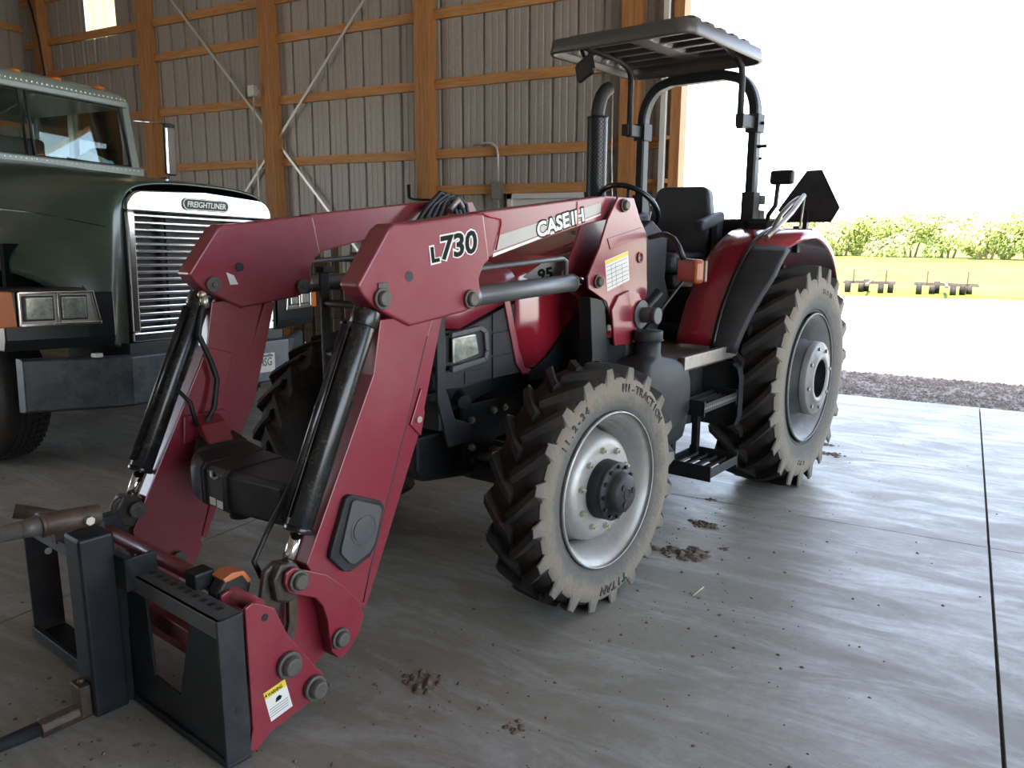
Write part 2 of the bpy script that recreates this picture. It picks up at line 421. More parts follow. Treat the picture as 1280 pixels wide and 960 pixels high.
def sidewall_mat(name, r0, r1):
    """rubber side face: greyer towards the rim, caked tan dust on the shoulder"""
    m = smat(name, (0.15, 0.125, 0.098), 0.85, bump=0.35, bscale=60, spec=0.25)
    N = m.node_tree.nodes; L = m.node_tree.links; b = N['Principled BSDF']
    tc = N.new('ShaderNodeTexCoord'); sp = N.new('ShaderNodeSeparateXYZ'); L.new(tc.outputs['Object'], sp.inputs[0])
    cb_ = N.new('ShaderNodeCombineXYZ'); L.new(sp.outputs[0], cb_.inputs[0]); L.new(sp.outputs[2], cb_.inputs[2])
    ln = N.new('ShaderNodeVectorMath'); ln.operation = 'LENGTH'; L.new(cb_.outputs[0], ln.inputs[0])
    nz = N.new('ShaderNodeTexNoise'); nz.inputs['Scale'].default_value = 12; nz.inputs['Detail'].default_value = 9; nz.inputs['Roughness'].default_value = 0.75
    L.new(tc.outputs['Object'], nz.inputs['Vector'])
    ad = N.new('ShaderNodeMath'); ad.operation = 'MULTIPLY_ADD'; L.new(nz.outputs['Fac'], ad.inputs[0]); ad.inputs[1].default_value = 0.16; L.new(ln.outputs['Value'], ad.inputs[2])
    mr = N.new('ShaderNodeMapRange'); L.new(ad.outputs[0], mr.inputs[0]); mr.inputs[1].default_value = r0+.07; mr.inputs[2].default_value = r1+.07
    cr = N.new('ShaderNodeValToRGB'); L.new(mr.outputs[0], cr.inputs[0])
    e = cr.color_ramp.elements; e[0].position = 0.0; e[0].color = (0.085, 0.083, 0.078, 1); e[1].position = 1.0; e[1].color = (0.15, 0.135, 0.115, 1)
    for p_, c_ in ((.35, (0.13, 0.122, 0.108)), (.62, (0.215, 0.182, 0.138)), (.82, (0.19, 0.165, 0.132))):
        q = e.new(p_); q.color = (*c_, 1)
    L.new(cr.outputs[0], b.inputs['Base Color']); return m
M['sidewall_f'] = sidewall_mat('front_sidewall_dust', .34, .53)
M['sidewall_r'] = sidewall_mat('rear_sidewall_dust', .42, .70)
def put_glyph(mb, ch, O, X, Yv, size, bold=0.02, depth=0.004):
    me, x0, x1, y0, y1 = text_mesh(ch, bold, 0.5)
    X = Vector(X).normalized(); Yv = Vector(Yv).normalized(); Z = X.cross(Yv); Mx = Matrix.Identity(4)
    for i in range(3):
        Mx[i][0] = X[i]*size; Mx[i][1] = Yv[i]*size; Mx[i][2] = Z[i]*depth; Mx[i][3] = O[i]-X[i]*size*(x0+x1)/2
    mb.add_mesh(me, Mx); return mb

# ================================================================== SETTING
DW = 8.461            # inside face of the far wall's siding
rng = random.Random(7)
# floor: slabs divided by real joints
floor = empty('floor'); floor['kind'] = 'structure'
jx = [-14.38, -10.72, -7.06, -3.40, 0.262, 3.92, 7.58]; jy = [-7.9, -4.4, -0.9, 2.60-2.0+0.4, 4.67, 8.12, 8.56]
jy = [-7.9, -4.4, -0.6, 4.67, 8.12, 8.56]
for i in range(len(jx)-1):
    for j in range(len(jy)-1):
        g = 0.0015 if jy[j+1] == 4.67 or jy[j] == 4.67 else 0.0015
        a, b_ = jy[j]+0.0012, jy[j+1]-0.0012
        MB().b6(jx[i]+0.006, jx[i+1]-0.006, a, b_, -0.15, 0).mk('slab', M['concrete'], floor, bevel=0.002, seg=1)
MB().b6(-14.5, 7.7, -8.0, 8.50, -0.17, -0.03).mk('joint_bed', M['mud'], floor)

def rib_profile(x0, x1):
    """corrugated sheet outline: tall ribs each 0.305 m, low ones between"""
    pts = []; k0 = math.floor(x0/0.305)-1
    ev = []
    for k in range(k0, k0+int((x1-x0)/0.305)+4):
        c = k*0.305
        for d, h in ((-.026, 0), (-.012, .030), (.012, .030), (.026, 0), (.095, 0), (.103, .005), (.115, .005), (.123, 0), (.182, 0), (.190, .005), (.202, .005), (.210, 0)):
            ev.append((c+d, h))
    ev = [e for e in ev if x0 < e[0] < x1]
    return [(x0, 0)]+ev+[(x1, 0)]
def siding(x0, x1, z0, z1, parent, y=DW, mat='siding', name='siding_panel', axis='x', sign=1, n=1):
    pr = rib_profile(x0, x1)
    secs = []
    for z in (z0, z1):
        if axis == 'x': secs.append([(u, y+sign*h, z) for u, h in pr])
        else: secs.append([(y+sign*h, u, z) for u, h in pr])
    mb = MB(); mb.loft(secs, smooth=False, cap=False, closed=False)
    return mb.mk(name, M[mat], parent, fix=False)

DOOR0, DOOR1, DOORZ = -2.74, 4.95, 4.62
wall_back = empty('wall_back', (0, 0, 0)); wall_back['kind'] = 'structure'
EAVE = 5.60
xs = -14.5
while xs < DOOR0-0.02:
    x1 = min(xs+0.915, DOOR0)
    if xs < -12.70 < x1: x1 = -12.70
    elif abs(xs+12.70) < 1e-6: x1 = -11.93
    top = 4.63 if abs(xs+12.70) < 1e-6 else EAVE
    if xs < -4.27 < x1 or (xs >= -4.8 and x1 <= -3.75): pass
    siding(xs, x1, 0.02, top, wall_back)
    if top < EAVE:
        tag(siding(xs, x1, 4.60, EAVE, wall_back, DW+0.004, 'translucent', 'skylight_panel'), 'translucent pale yellow panel letting daylight in')
    xs = x1
siding(DOOR0, DOOR1, DOORZ+0.25, EAVE, wall_back)
siding(DOOR1, 7.7, 0.02, EAVE, wall_back)
# posts (three plies each), girts, boards
def post(x, y0=8.28, z1=EAVE, w_=0.20, parent=wall_back):
    mb = MB(); t = w_/3
    for k in range(3): mb.b6(x-w_/2+k*t+0.0015, x-w_/2+(k+1)*t-0.0015, y0, DW-0.003, 0.0, z1)
    return mb.mk('post', M['wood_post'], parent)
PX = [-13.80, -11.12, -8.58, -5.96, -3.27]
for x in PX: post(x)
post(7.55)
MB().b6(-2.81, -2.70, 8.30, DW+0.05, 0, EAVE).mk('door_jamb_board', M['wood_post'], wall_back, bevel=0.004)
MB().b6(-2.90, -2.845, 8.24, 8.295, 0, EAVE).mk('door_track_trim', M['white'], wall_back)
MB().b6(4.95, 5.15, 8.28, DW+0.05, 0, EAVE).mk('door_jamb_board', M['wood_post'], wall_back)
MB().b6(DOOR0, DOOR1, 8.33, DW+0.03, DOORZ, DOORZ+0.28).mk('door_header', M['wood'], wall_back)
edges = [-14.4]+PX+[-2.81]
for i in range(len(edges)-1):
    a = edges[i]+(0.10 if i else 0); b_ = edges[i+1]-(0.10 if i < len(edges)-2 else 0)
    zs = [0.10, 0.90, 1.70, 2.505, 3.33, 4.13, 4.63, 5.3]
    if i == 4: zs = [0.10, 1.98+0.085, 2.505, 3.33, 4.13, 4.93]
    if i == 5: zs = [0.10, 0.90, 2.065, 2.505, 3.33, 4.13, 4.93]
    for z in zs:
        MB().b6(a, b_, DW-0.05, DW-0.003, z, z+0.112).mk('girt', M['wood'], wall_back)
        MB().b6(a, b_, 8.30, DW-0.052, z+0.072, z+0.112).mk('girt_ledge', M['wood'], wall_back) if i == 5 else None
# flat steel X braces
def strap(p0, p1, name='steel_brace'):
    a = Vector((p0[0], DW-0.075, p0[1])); b_ = Vector((p1[0], DW-0.075, p1[1])); d = b_-a
    return MB().box((0, 0, 0), (d.length, 0.012, 0.035)).mk(name, M['strap'], wall_back, loc=tuple((a+b_)/2), rot=(0, -math.atan2(d.z, d.x), 0))
strap((-10.95, 5.40), (-7.0, 1.22)); strap((-6.06, 5.32), (-9.95, 1.42))
# small fastening angle and cables
tag(MB().tube([(-13.93, 8.25, 5.5), (-13.75, 8.22, 5.2), (-13.62, 8.22, 4.7), (-13.58, 8.24, 4.1), (-13.57, 8.25, 2.0)], 0.018, 8).mk('hanging_cable', M['hose']),
    'black cable curving down the leftmost timber post', 'cable')
tag(MB().tube([(-3.42, 8.2, 3.15), (-3.42, 8.22, 2.4), (-3.40, 8.265, 1.6), (-3.38, 8.275, .01)], 0.009, 6).mk('door_cord', M['strap']),
    'thin pale cord hanging down the timber post left of the open door', 'cord')

# walk door with white frame, partly behind the tractor
door = empty('door_1'); door['kind'] = 'structure'
MB().b6(-4.80, -4.74, DW-0.10, DW-0.012, 0, 2.06).b6(-3.80, -3.74, DW-0.10, DW-0.012, 0, 2.06).b6(-4.80, -3.74, DW-0.10, DW-0.012, 2.0, 2.06).mk('door_frame', M['white'], door)
MB().b6(-4.735, -3.805, DW-0.06, DW-0.016, 0.02, 1.995).mk('door_leaf', M['white'], door, bevel=0.003)
MB().cyl((-3.88, DW-0.12, 1.0), (-3.88, DW-0.06, 1.0), 0.03).mk('door_knob', M['chrome'], door)
# electrical box with curved conduit
eb = empty('electrical_box', (-4.93, DW-0.09, 2.1), label='grey electrical box on the girt with a conduit bent over above it', cat='electrical box')
MB().b6(-0.06, 0.06, -0.06, 0.04, -0.10, 0.10).mk('box', M['steel'], eb, bevel=0.006)
MB().tube([(0, 0, 0.1), (0, 0, 0.42), (-0.02, 0, 0.50), (-0.08, 0, 0.55), (-0.16, 0, 0.56), (-0.34, 0, 0.53)], 0.014, 8).mk('conduit', M['strap'], eb)
MB().tube([(0, 0, -0.1), (0.02, 0, -0.3), (0.05, 0, -0.6)], 0.012, 8).mk('conduit', M['strap'], eb)
eb2 = empty('electrical_box', (-8.74, 8.20, 3.50), label='small grey electrical box on a timber post with a thin conduit running down', cat='electrical box')
MB().b6(-0.06, 0.06, -0.05, 0.03, -0.07, 0.07).b6(-0.03, 0.03, 0.03, 0.09, -0.03, 0.03).mk('box', M['strap'], eb2, bevel=0.005)
MB().tube([(0, 0, -0.07), (0, 0, -2.4)], 0.011, 8).mk('conduit', M['strap'], eb2)
# black L crank handle
tag(MB().tube([(-6.125, 8.2, 2.19), (-6.12, 8.2, 2.03), (-6.06, 8.2, 2.01), (-5.62, 8.24, 1.99), (-5.6, 8.285, 1.985)], [0.022, 0.022, 0.014, 0.014, 0.014], 8).mk('crank_handle', M['hose']),
    'black L shaped crank handle sticking out from the timber post', 'handle')

# the other walls; unseen side openings are put in for fill light
wl_ = empty('wall_left'); wl_['kind'] = 'structure'
siding(1.7, DW, 0.02, EAVE, wl_, -14.5, axis='y', sign=-1); siding(-8, 1.7, 3.6, EAVE, wl_, -14.5, axis='y', sign=-1); siding(-8, -3.6, 0.02, 3.6, wl_, -14.5, axis='y', sign=-1)
portal((-14.55, -0.95, 1.8), (0, -PI/2, 0), 3.6, 5.3)
for y in (-6.3, -3.7, 1.8, 4.3, 6.6): MB().b6(-14.5, -14.32, y-0.1, y+0.1, 0, EAVE).mk('post', M['wood_post'], wl_)
for z in (0.1, 0.9, 1.7, 2.5, 3.33, 4.13, 4.93): MB().b6(-14.5, -14.45, 1.8 if z < 3.5 else -8, DW, z, z+0.11).mk('girt', M['wood'], wl_)
wr_ = empty('wall_right'); wr_['kind'] = 'structure'
siding(-8, -4.0, 0.02, EAVE, wr_, 7.7, axis='y', sign=1); siding(5.6, DW, 0.02, EAVE, wr_, 7.7, axis='y', sign=1); siding(-4.0, 5.6, 4.8, EAVE, wr_, 7.7, axis='y', sign=1)
portal((7.75, 0.8, 2.4), (0, PI/2, 0), 4.8, 9.6)
wf_ = empty('wall_front'); wf_['kind'] = 'structure'
siding(-14.5, 7.7, 0.02, EAVE, wf_, -8.0, sign=-1)
ceil = empty('ceiling'); ceil['kind'] = 'structure'
MB().prism([(-8.3, 5.55), (0.2, 7.3), (8.75, 5.55), (8.75, 5.61), (0.2, 7.36), (-8.3, 5.61)], -14.9, 8.0, 'yz').mk('roof_sheet', M['siding'], ceil)
MB().prism([(-8.0, 5.58), (8.46, 5.58), (0.2, 7.29)], -14.53, -14.50, 'yz').mk('gable_sheet', M['siding'], ceil)
MB().prism([(-8.0, 5.58), (8.46, 5.58), (0.2, 7.29)], 7.70, 7.73, 'yz').mk('gable_sheet', M['siding'], ceil)
for x in PX[1:]+[-0.6, 2.1, 4.8]: MB().b6(x-0.03, x+0.03, -7.9, 8.3, 5.40, 5.56).mk('truss', M['wood_post'], ceil)

# ================================================================== OUTDOORS
tag(MB().b6(-60, 90, 8.55, 26.5, -0.3, -0.035).mk('ground', M['yard']), kind='structure')
tag(MB().b6(-60, 90, -60, -8.0, -0.3, -0.035).mk('ground', M['yard']), kind='structure')
tag(MB().b6(-90, -14.6, -8.0, 8.55, -0.3, -0.035).b6(7.8, 90, -8.0, 8.55, -0.3, -0.035).mk('ground', M['yard']), kind='structure')
fm = MB(); NX, NY = 60, 30; g = []
for j in range(NY):
    y = 23.0+(j/(NY-1))**1.6*120
    for i in range(NX):
        x = -80+i*4.0
        g.append((x, y+(0.8*math.sin(x*0.5)+0.5*math.sin(x*1.7) if j == 0 else 0), -0.028+0.06*min(1, j/3)+0.02*math.sin(x*.3+j)))
fm._f(g, [(j*NX+i, j*NX+i+1, (j+1)*NX+i+1, (j+1)*NX+i) for j in range(NY-1) for i in range(NX-1)], True)
tag(fm.mk('field', M['field']), kind='structure')
# gravel strip along the slab: real stones
gs = MB(); V = []; F_ = []
def pebble(x, y, z, r, rg):
    o = len(V); a = rg.random()*6.28
    for k in range(5):
        t = a+k*1.2566; q = r*(0.75+0.5*rg.random()); V.append((x+q*math.cos(t), y+q*math.sin(t), z))
    V.append((x+r*.2*rg.uniform(-1, 1), y+r*.2*rg.uniform(-1, 1), z+r*(0.5+.5*rg.random())))
    for k in range(5): F_.append((o+k, o+(k+1) % 5, o+5))
for k in range(15000):
    pebble(rng.uniform(-4.5, 5.0), rng.uniform(8.57, 10.9), -0.036, rng.uniform(0.012, 0.032), rng)
tag(MB().b6(-6, 7, 8.565, 11.0, -.2, -.0335).mk('gravel_bed', M['gravel']), kind='structure')
me = bpy.data.meshes.new('gravel'); me.from_pydata(V, [], F_); me.materials.append(M['gravel'])
o = bpy.data.objects.new('gravel', me); C.objects.link(o)
tag(o, 'brown crushed gravel strip along the edge of the concrete slab', 'gravel', kind='stuff')

# windbreak of trees across the field
def tree_meshes(seed):
    r = random.Random(seed); V = []; F = []
    blobs = [(r.uniform(-1.5, 1.5), r.uniform(-1, 1), r.uniform(0.35, 2.5), r.uniform(0.5, 1.0)) for _ in range(15)]
    for (bx, by, bz, br) in blobs:
        for _ in range(330):
            d = Vector((r.gauss(0, 1), r.gauss(0, 1), r.gauss(0, 1))).normalized()*br*(0.75+0.3*r.random())
            c = Vector((bx, by, max(0.1, bz+d.z*0.9)))+Vector((d.x, d.y, 0)); s = r.uniform(0.07, 0.13)
            n = (d.normalized()+Vector((r.uniform(-.7, .7), r.uniform(-.7, .7), r.uniform(-.3, .9)))).normalized()
            a = n.orthogonal().normalized()*s; b_ = n.cross(a)
            k = len(V); V += [tuple(c-a), tuple(c-b_*.6), tuple(c+a), tuple(c+b_*.6)]; F.append((k, k+1, k+2, k+3))
    me = bpy.data.meshes.new('crown'); me.from_pydata(V, [], F); me.materials.append(M['leaf'])
    t = MB()
    for k in range(3): t.tube([(0.3*k-.3, 0, 0), (0.5*k-.5, .1, .8), (0.9*(k-1), .1, 1.8)], [.09, .06, .03], 6)
    bmesh.ops.recalc_face_normals(t.b, faces=t.b.faces[:]); tm = bpy.data.meshes.new('trunk'); t.b.to_mesh(tm); t.b.free(); tm.materials.append(M['wood_old'])
    return me, tm
TM = [tree_meshes(s_) for s_ in (1, 2, 3, 4)]
k = 0
for i in range(20):
    x = -26+i*2.1+rng.uniform(-.3, .3); y = 57+rng.uniform(-1, 1)-(3 if i > 12 else 0); s = rng.uniform(0.92, 1.08)
    nr = ('first', 'second', 'third', 'fourth', 'fifth', 'sixth', 'seventh', 'eighth', 'ninth')[13-i] if 5 <= i <= 13 else None
    lab = 'windbreak tree beyond the field, %s from the right edge of the picture' % nr if nr else ('windbreak tree out of sight behind the tractor and the shed wall' if i < 5 else 'windbreak tree just outside the right edge of the picture')
    t = empty('tree', (x, y, 0.0), rng.uniform(-.5, .5), lab, 'tree', 'trees of the windbreak beyond the field')
    t.scale = (s*.92, s*.85, s*rng.uniform(.93, 1.05))
    cm, tm = TM[i % 4]
    for nm, mm in (('crown', cm), ('trunk', tm)):
        q = bpy.data.objects.new(nm, mm); C.objects.link(q); q.parent = t
# field implements parked at the edge of the field
def implement(x, y, lab, n, span):
    t = empty('harrow', (x, y, 0.0), 0.04, lab, 'farm implement')
    MB().b6(-span/2, span/2, -.03, .03, .24, .29).b6(-span/2, span/2, .5, .56, .24, .29).b6(-.04, .04, -1.0, .6, .24, .29).mk('frame', M['rust'], t)
    for i in range(n):
        u = -span/2+span*(i+.5+.32*math.sin(i*2.3))/n; rs = (.15, .11, .17, .12)[i % 4]
        MB().lathe([(-.05, rs*.4), (-.07, rs), (.07, rs), (.05, rs*.4)], (u, .22*(i % 3), rs), 'x', 16, closed=True).mk('wheel', M['rubber'], t)
    for u in (-span*.3, span*.32): MB().b6(u-.02, u+.02, -.03, .03, .25, .62).mk('mast', M['rust'], t)
implement(-2.2, 23.6, 'rusty harrow parked at the field edge, nearer the tractor tyre', 5, 1.3)
implement(-0.35, 23.7, 'rusty harrow parked at the field edge, farther to the right', 6, 1.5)

# dirt on the floor
V = []; F_ = []
for k in range(420):
    c = rng.choice([(-.95, 3.0, .55, .5), (-1.45, 2.1, .5, .35), (-.5, 1.9, .8, .7), (-.9, 4.0, .8, .9), (-2.2, 1.3, .7, .4), (-1.0, 1.3, .5, .3)])
    pebble(rng.gauss(c[0], c[2]*.6), rng.gauss(c[1], c[3]*.6), 0.0, rng.choice([.003, .004, .005, .009]), rng)
for k in range(260): pebble(rng.uniform(-8, 2), rng.uniform(1, 8), 0.0, rng.uniform(.003, .007), rng)
me = bpy.data.meshes.new('dirt_crumbs'); me.from_pydata(V, [], F_); me.materials.append(M['mud'])
o = bpy.data.objects.new('dirt_crumbs', me); C.objects.link(o); tag(o, 'dark crumbs of dirt scattered over the concrete floor', 'dirt', kind='stuff')
def clod(x, y, r, lab, n=26, seed=0, h=.5):
    rg = random.Random(seed); V2 = []; F2 = []
    for k in range(n):
        q = (rg.gauss(0, r*.45), rg.gauss(0, r*.3)); s = rg.uniform(.1, .3)*r; a = rg.random()*6; o_ = len(V2)
        for t in range(6): V2.append((q[0]+s*math.cos(a+t)*rg.uniform(.7, 1.2), q[1]+s*math.sin(a+t)*rg.uniform(.7, 1.2), 0))
        V2.append((q[0], q[1], s*h*rg.uniform(.5, 1)))
        for t in range(6): F2.append((o_+t, o_+(t+1) % 6, o_+6))
    me = bpy.data.meshes.new('dirt_clump'); me.from_pydata(V2, [], F2); me.materials.append(M['mud'])
    o = bpy.data.objects.new('dirt_clump', me); C.objects.link(o); o.location = (x, y, 0.0005); tag(o, lab, 'dirt clump')

for i, (x, y, r, lab) in enumerate([
    (-1.14, 4.25, .085, 'clump of dried mud on the floor just right of the step of the tractor'),
    (-1.13, 3.80, .13, 'flattened dried mud on the floor right of the front tyre'),
    (-1.22, 4.68, .045, 'small dark clod on the floor below the rear tyre'),
    (-0.95, 3.95, .04, 'single small brown clod out on the bare floor right of the mud'),
    (-0.72, 6.15, .08, 'mud scrap on the floor right of the rear tyre, nearer of two'),
    (-0.81, 6.42, .08, 'mud scrap on the floor right of the rear tyre, farther of two'),
    (-1.16, 2.07, .05, 'clod of mud on the bare floor at the bottom edge of the picture'),
    (-1.58, 2.16, .09, 'patch of mud crumbs on the floor right behind the loader foot')]):
    clod(x, y, r, lab, 18 if r < .07 else 40, i+3, .45)
tag(MB().tube([(-.93, 3.33, .004), (-.91, 3.44, .006)], .003, 5).mk('straw', M['straw']), 'single pale straw lying on the floor right of the front tyre', 'straw')

# wire crate with boards, seen between the loader arms
cr = empty('wire_crate', (-6.25, 7.15, 0.0), 0.0, 'brown wire mesh crate filled with old boards, behind the tractor by the wall', 'crate')
for i in range(9):
    MB().b6(-.62+i*.15, -.50+i*.15, -.28+.03*(i % 3), -.22+.03*(i % 3), 0.02, 1.15+.12*((i*7) % 5)).mk('board', M['wood_old'], cr, bevel=.004, seg=1)
mb = MB()
for i in range(9): mb.cyl((-.7+i*.175, -.42, 0), (-.7+i*.175, -.42, 1.3), .004, 5)
for i in range(9): mb.cyl((-.7, -.42, .02+i*.16), (.7, -.42, .02+i*.16), .004, 5)
for i in range(5): mb.cyl((.7, -.42+i*.2, 0), (.7, -.42+i*.2, 1.3), .004, 5)
for i in range(9): mb.cyl((.7, -.42, .02+i*.16), (.7, .42, .02+i*.16), .004, 5)
mb.mk('wire_mesh', M['rust'], cr)
MB().b6(-.72, -.68, -.44, -.40, 0, 1.32).b6(.68, .72, -.44, -.40, 0, 1.32).b6(-.72, .72, -.44, -.40, 1.29, 1.33).b6(-.72, .72, -.44, .44, 0, .05).b6(.68, .72, .40, .44, 0, 1.32).mk('crate_frame', M['rust'], cr)

# ================================================================== TRACTOR (own frame: +x forward, +y its left side, z up, origin under the front axle)
T = empty('tractor', (-2.1505, 3.2173, 0), 4.55256, 'red farm tractor with a front loader, black canopy and big lugged tyres', 'tractor')
FZ, RX, RZ = 0.533, -2.278, 0.713

def tyre(name, wpart, R, W_, rim, nl, lug, letters=None, TW=1.0, sm='sidewall_f'):
    """axis y, outer side +y; carcass + lugs in dark rubber, dusty side faces as their own piece"""
    h = W_/2
    Rc = R-lug
    prof = [(-h*.62, rim), (-h*.86, rim+(Rc-rim)*.22), (-h*.985, rim+(Rc-rim)*.52), (-h*.93, rim+(Rc-rim)*.80), (-h*.78, Rc-lug*.35),
            (-h*.4, Rc), (0, Rc+lug*.1), (h*.4, Rc), (h*.78, Rc-lug*.35), (h*.93, rim+(Rc-rim)*.80)]
    mb = MB(); mb.lathe(prof, n=72)
    # lugs
    for side in (-1, 1):
        for k in range(nl):
            th = 2*PI*(k+(0.5 if side < 0 else 0))/nl
            span = 0.78*h/Rc*1.25
            ys = [-.05, .22, .48, .74, .93]; rings = []
            for j, u in enumerate(ys):
                a = th-span*(u**1.15 if u > 0 else u)
                rt = R-(.014*R)*(u*u); rb = Rc-lug*(.3+.9*u*u)
                wt = (.048+.008*u)*R*TW; wb = wt*1.7
                q = []
                for (r_, ww) in ((rb, -wb), (rt, -wt*.62), (rt, wt*.62), (rb, wb)):
                    aa = a+ww/R
                    q.append((r_*math.sin(aa), side*u*h, r_*math.cos(aa)))
                rings.append(q)
            mb.loft(rings, smooth=False)
    t = mb.mk(name, M['rubber'], wpart, bevel=0, fix=True)
    # dusty sidewalls with the lug end faces
    sb = MB()
    for side in (-1, 1):
        pr = [(side*h*.60, rim+.002), (side*h*.70, rim-.006), (side*h*.80, rim+.012), (side*h*.90, rim+(Rc-rim)*.20), (side*h*.90, rim+(Rc-rim)*.24), (side*h*1.0, rim+(Rc-rim)*.52), (side*h*.97, rim+(Rc-rim)*.74), (side*h*.93, rim+(Rc-rim)*.83), (side*h*.90, rim+(Rc-rim)*.86)]
        sb.lathe(pr, n=72)
        for k in range(nl):
            th = 2*PI*(k+(0.5 if side < 0 else 0))/nl; span = 0.78*h/Rc*1.25; a = th-span*(.93**1.15)
            r0 = rim+(Rc-rim)*.64; rt = R-.014*R*.9; b0 = .112*R*TW; b1 = .042*R*TW
            y0 = side*h*.90; y1 = side*h*.985; y2 = side*h*.945
            def P(r_, ww, y): aa = a+ww/R; return (r_*math.sin(aa), y, r_*math.cos(aa))
            base = [P(r0, -b0*1.0, y0), P(rt, -b1, y0), P(rt, b1, y0), P(r0, b0*1.0, y0)]
            top = [P(r0, -b0*.62, y1), P(rt-.003, -b1*.85, y2), P(rt-.003, b1*.85, y2), P(r0, b0*.62, y1)]
            sb.loft([base, top], smooth=False)
    for side in (-1, 1):
        for rr_, dy in ((rim+.018, .815), (rim+.032, .86)):
            sb.tube([(rr_*math.sin(2*PI*k/64), side*h*dy, rr_*math.cos(2*PI*k/64)) for k in range(64)], .0035, 5, closed=True)
    sb.mk('sidewall', M[sm], wpart)
    if letters:
        lb = MB()
        for (txt, ang, r_, size) in letters:
            adv = size*.80
            for i, ch in enumerate(txt):
                if ch == ' ': continue
                aa = ang+(i-(len(txt)-1)/2)*adv/r_
                up = Vector((math.sin(aa), 0, math.cos(aa))); rt_ = Vector((-math.cos(aa), 0, math.sin(aa)))
                rt_ = Vector((math.cos(aa), 0, -math.sin(aa)))
                # outside viewer looks along -y: x runs to the left, so reading direction is -x at the top
                aa2 = ang-(i-(len(txt)-1)/2)*adv/r_
                up = Vector((math.sin(aa2), 0, math.cos(aa2))); rd = Vector((-math.cos(aa2), 0, math.sin(aa2)))
                O = up*r_ + Vector((0, h*.985, 0))
                put_glyph(lb, ch, O, rd, up, size*1.15, bold=.015, depth=.009)
        lb.mk('raised_lettering', M['letter_rubber'], wpart)
    return t

def front_wheel(side):
    st = -0.0375
    mb = MB()
    yo = 0.128
    prof = [(yo, .338), (yo-.006, .342), (yo-.02, .338), (yo-.024, .320), (yo-.040, .316), (yo-.046, .304), (yo-.075, .302), (yo-.082, .290), (yo-.11, .288), (yo-.12, .272), (yo-.20, .270), (yo-.215, .290), (yo-.26, .300), (yo-.265, .34)]
    mb.lathe(prof, n=64)
    w_ = mb.mk('front_wheel', M['silver'], T, solid=0.006)
    w_.location = (0, side*0.802, FZ); w_.rotation_euler = (0, 0, st+(PI if side < 0 else 0))
    # dish
    d = MB(); d.lathe([(-.06, .271), (-.05, .262), (-.03, .252), (.03, .243), (.062, .232), (.080, .212), (.085, .19), (.085, .12), (.085, .02)], n=64)
    d.mk('wheel_disc', M['silver'], w_, solid=0.006)
    hb = MB(); hb.lathe([(.07, .02), (.08, .132), (.135, .128), (.140, .118), (.138, .11)], n=40).lathe([(.135, .02), (.137, .128), (.152, .128), (.156, .122), (.156, .094), (.172, .092), (.196, .082), (.205, .070), (.208, .0)], n=40)
    hb.mk('hub', M['plastic'], w_)
    b_ = MB()
    for k in range(10):
        a = 2*PI*k/10+.1; c_, s_ = math.sin(a)*.175, math.cos(a)*.175
        b_.hexa((c_, .085, s_), (c_, .101, s_), .014).cyl((c_, .101, s_), (c_, .113, s_), .007, 8)
    for k in range(4):
        a = 2*PI*k/4+.5
        for dd in (-.09, .09):
            c_, s_ = math.sin(a+dd)*.272, math.cos(a+dd)*.272
            b_.hexa((c_*.985, -.02, s_*.985), (c_*.985, .006, s_*.985), .014)
    b_.mk('wheel_nut', M['zinc'], w_)
    b_ = MB()
    for k in range(12):
        a = 2*PI*k/12; c_, s_ = math.sin(a)*.112, math.cos(a)*.112
        b_.hexa((c_, .154, s_), (c_, .168, s_), .009)
    b_.mk('hub_bolt', M['black_gloss'], w_)
    b_ = MB()
    for k in range(3):
        a = 2*PI*k/3+.7; c_, s_ = math.sin(a)*.045, math.cos(a)*.045
        b_.cyl((c_, .205, s_), (c_, .212, s_), .013, 16)
    b_.lathe([(.205, .018), (.211, .02), (.211, .025), (.205, .027)], n=24)
    b_.mk('hub_cap_plug', M['plastic'], w_)
    tyre('tyre', w_, .5476, .275, .337, 20, .029,
         [('HI-TRACTION', -.55, .432, .044), ('11.2-24', .72, .425, .040), ('TITAN', 3.2, .428, .050)] if side > 0 else None, sm='sidewall_f' if side > 0 else 'rubber')  # right sidewall in dark rubber: its shadow is put into the colour
    return w_
front_wheel(1); front_wheel(-1)

